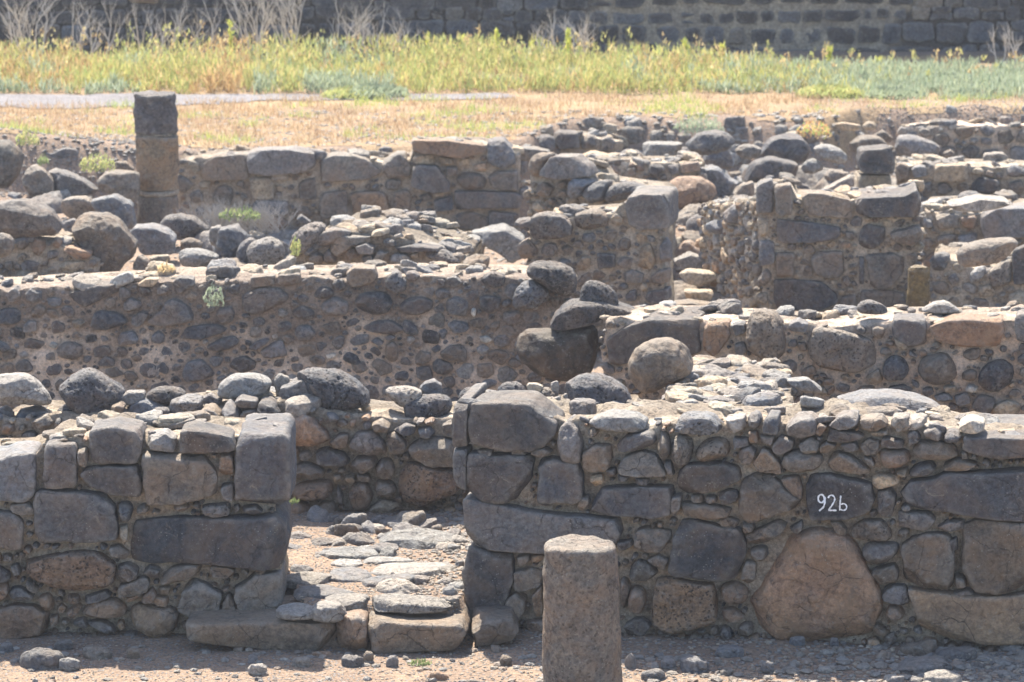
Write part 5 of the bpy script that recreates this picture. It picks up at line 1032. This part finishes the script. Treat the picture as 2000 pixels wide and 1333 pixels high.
# dry branching shrubs
def twigs(name, root, h, spread, nstem, colr, seed, label, cat='dry shrub', group=None, rad=.006, leanx=0, depth=3):
    r = random.Random(seed); V, Fc, T = [], [], []
    def tube(a, b, ra, rb):
        d = (b-a); L = d.length
        if L < 1e-5: return
        d.normalize(); s = d.orthogonal().normalized(); t = d.cross(s); o = len(V)
        for p, q in ((a, ra), (b, rb)):
            for k in range(4): V.append(p + (s*math.cos(k*math.pi/2)+t*math.sin(k*math.pi/2))*q)
        for k in range(4): Fc.append((o+k, o+(k+1) % 4, o+4+(k+1) % 4, o+4+k))
    def grow(p, d, L, ra, lev):
        n = 3
        for i in range(n):
            q = p + d*(L/n); tube(p, q, ra, ra*.85); p = q; ra *= .85
            d = (d + Vector((r.uniform(-.22, .22), r.uniform(-.22, .22), r.uniform(-.08, .16)))).normalized()
            if lev > 0 and r.random() < .75:
                grow(p.copy(), (d + Vector((r.uniform(-.9, .9), r.uniform(-.6, .6), r.uniform(-.1, .5)))).normalized(), L*r.uniform(.45, .7), ra*.7, lev-1)
        if lev > 0: grow(p.copy(), (d + Vector((r.uniform(-.4, .4), r.uniform(-.4, .4), .1))).normalized(), L*.5, ra*.7, lev-1)
    for s in range(nstem):
        b = Vector(root) + Vector((r.uniform(-.12, .12)*spread*3, r.uniform(-.1, .1), 0))
        grow(b, Vector((r.uniform(-spread, spread)+leanx, r.uniform(-.3, .3), 1)).normalized(), h*r.uniform(.35, .55), rad, depth)
    T = np.tile((*colr, 1), (len(V), 1))
    o = link_mesh(name, np.array([tuple(v) for v in V]), Fc, M_TWIG, None, T, 0, origin=np.array(root)); return tag(o, label, cat, group)
GS = 'dead branching shrubs before the boundary wall'
for i, (px, py, h, sp, ns, lx, lab) in enumerate([(60, 165, 1.0, .45, 7, .1, 'dead pale shrub at the far left before the boundary wall'), (180, 160, .85, .5, 6, .3, 'dead shrub with drooping seed heads second from the left'), (300, 155, .8, .5, 6, .6, 'leaning dead stems left of the brown weed clump'),
      (380, 150, .75, .6, 6, .7, 'slanting white dead stems reaching right'), (490, 155, 1.05, .3, 8, 0, 'tall upright dead shrub in the left centre'), (570, 150, .95, .4, 8, .1, 'bright bleached dead shrub near the centre'), (690, 140, .8, .55, 8, .2, 'bushy dead shrub with many forked twigs left of centre'),
      (775, 140, .7, .5, 6, .3, 'forked dead shrub right of the bushy one'), (1075, 130, .62, .4, 7, 0, 'dead shrub before the mortar patch of the boundary wall'), (1125, 130, .62, .4, 7, .1, 'small dead shrub right beside the mortar patch shrub'), (1965, 150, .5, .4, 5, .1, 'dead twigs at the far right before the boundary wall')]):
    p = at(px, py, 42.3); twigs('dead_shrub', (p[0], 42.3, terr1(p[0], 42.3)), h, sp, ns, (.66, .60, .53), 200+i, lab, group=GS, rad=.012, leanx=lx)
# low grey bush on the rubble
pb = at(470, 446, 31.2)
twigs('dry_bush', (pb[0], 31.2, pb[2]-.03), .34, 1.05, 110, (.42, .39, .36), 301, 'flattened dry grey thorn bush lying on the left rubble', 'bush', rad=.004, depth=2)
def sprig(px, py, Y, w_, h, nl, cols, label, seed, name='green_plant', size=.03):
    p = at(px, py, Y); r = np.random.default_rng(seed)
    t = r.random(nl); a = r.uniform(0, 6.28, nl); rad = np.sqrt(r.random(nl))*w_/2
    B = np.stack([p[0]+np.cos(a)*rad, p[1]+np.sin(a)*rad*.7, p[2]+t*h*(1-(rad/(w_/2))**2*.6)], 1)
    return blades(name, B, r.uniform(.6, 1.3, nl)*size, r.uniform(.3, .6, nl)*size, 1.0, mixcol(r, nl, cols), seed, label=label, cat='plant', origin=np.array([p[0], p[1], p[2]]))
GRN = [(.15, .20, .09), (.20, .25, .11), (.26, .28, .14)]; YEL = [(.38, .40, .16), (.46, .43, .19), (.32, .36, .15)]; GREY = [(.26, .31, .21), (.32, .36, .25)]
sprig(468, 430, 31.0, .34, .10, 200, GRN, 'small green plant growing through the dry grey bush', 1)
sprig(190, 335, 32.5, .30, .16, 260, YEL, 'yellow-green plant between the brown boulders left of the column', 2)
sprig(55, 285, 34.0, .22, .16, 160, YEL, 'yellow-green sprig on the gravel heap at the far left', 3)
sprig(85, 325, 33.0, .10, .10, 60, GRN, 'thin green sprig beside the squat dark boulder', 4)
sprig(418, 600, 25.85, .14, .16, 90, GREY, 'pale green weed sprouting from the face of the long cobble wall', 5)
sprig(300, 735, 25.9, .08, .06, 60, [(.45, .40, .36)], 'tiny dry tuft near the bottom of the long cobble wall', 6)
sprig(325, 532, 26.3, .12, .06, 70, [(.60, .46, .26)], 'dry straw tuft on top of the long cobble wall', 7)
sprig(778, 1075, 21.9, .10, .05, 50, YEL, 'yellow sprout beside the largest pale floor rock', 8, size=.022)
sprig(628, 1105, 21.3, .13, .05, 70, YEL, 'yellow-green ground plant left in the doorway', 9, size=.022)
sprig(820, 1300, 19.25, .12, .02, 80, GRN, 'low green plant on the ground before the threshold', 10, size=.02)
sprig(610, 1200, 20.25, .04, .04, 25, YEL, 'tiny sprout behind the left end of the threshold', 11, size=.02)
sprig(845, 1068, 21.9, .08, .04, 30, YEL, 'small sprout near the right jamb at the back', 12, size=.02)
sprig(578, 500, 27.6, .08, .14, 80, YEL, 'yellow tuft right of the speckled round boulder', 13)
sprig(1365, 262, 36.6, .5, .18, 420, GREY, 'pale green grass tuft hanging over the hump shaped boulder', 14)
sprig(1590, 270, 36.5, .35, .18, 260, [(.55, .30, .14), (.6, .42, .2), (.4, .48, .15)], 'reddish brown weed clump at the right field edge', 15)
sprig(1605, 972, 22.0, .02, .02, 3, YEL, 'tiny seedling', 16) if False else None
sprig(575, 985, 21.8, .06, .03, 30, GRN, 'small green plant in the shade beside the left jamb', 17, size=.02)
for i, (px, c) in enumerate([(735, 1), (690, 0), (1890, 1), (1620, 0), (1740, 1)]):
    sprig(px, 196 + 6*(i % 3), 39.5, .7, .16, 900, GREY if c else YEL, ['green low clump at the path edge left of centre', 'thin yellow clump beside the path', 'soft grey-green clump at the right of the path', 'yellow-green clump at the end of the path', 'grey-green clump right of the path end'][i], 30+i, size=.05)

# ------------------------------------------------------------------ the hot hazy air
def haze():
    X, Y0, Y1, Z0, Z1 = 95, -25, 205, -1.5, 9
    V = [(x, y, z) for x in (-X, X) for y in (Y0, Y1) for z in (Z0, Z1)]
    Fc = [(0, 1, 3, 2), (4, 6, 7, 5), (0, 4, 5, 1), (2, 3, 7, 6), (0, 2, 6, 4), (1, 5, 7, 3)]
    m = bpy.data.materials.new('hot_air'); m.use_nodes = True; t = m.node_tree; t.nodes.clear()
    out = t.nodes.new('ShaderNodeOutputMaterial'); v = t.nodes.new('ShaderNodeVolumePrincipled')
    v.inputs['Color'].default_value = (.86, .9, 1, 1); v.inputs['Density'].default_value = HAZE; v.inputs['Anisotropy'].default_value = .3
    t.links.new(v.outputs[0], out.inputs['Volume'])
    tag(link_mesh('haze', V, Fc, m, None, smooth=False, origin=np.zeros(3)), kind='stuff')
HAZE = .0008
haze()

# ------------------------------------------------------------------ clean helper properties
for o in EMPTIES:
    if '_o' in o: del o['_o']
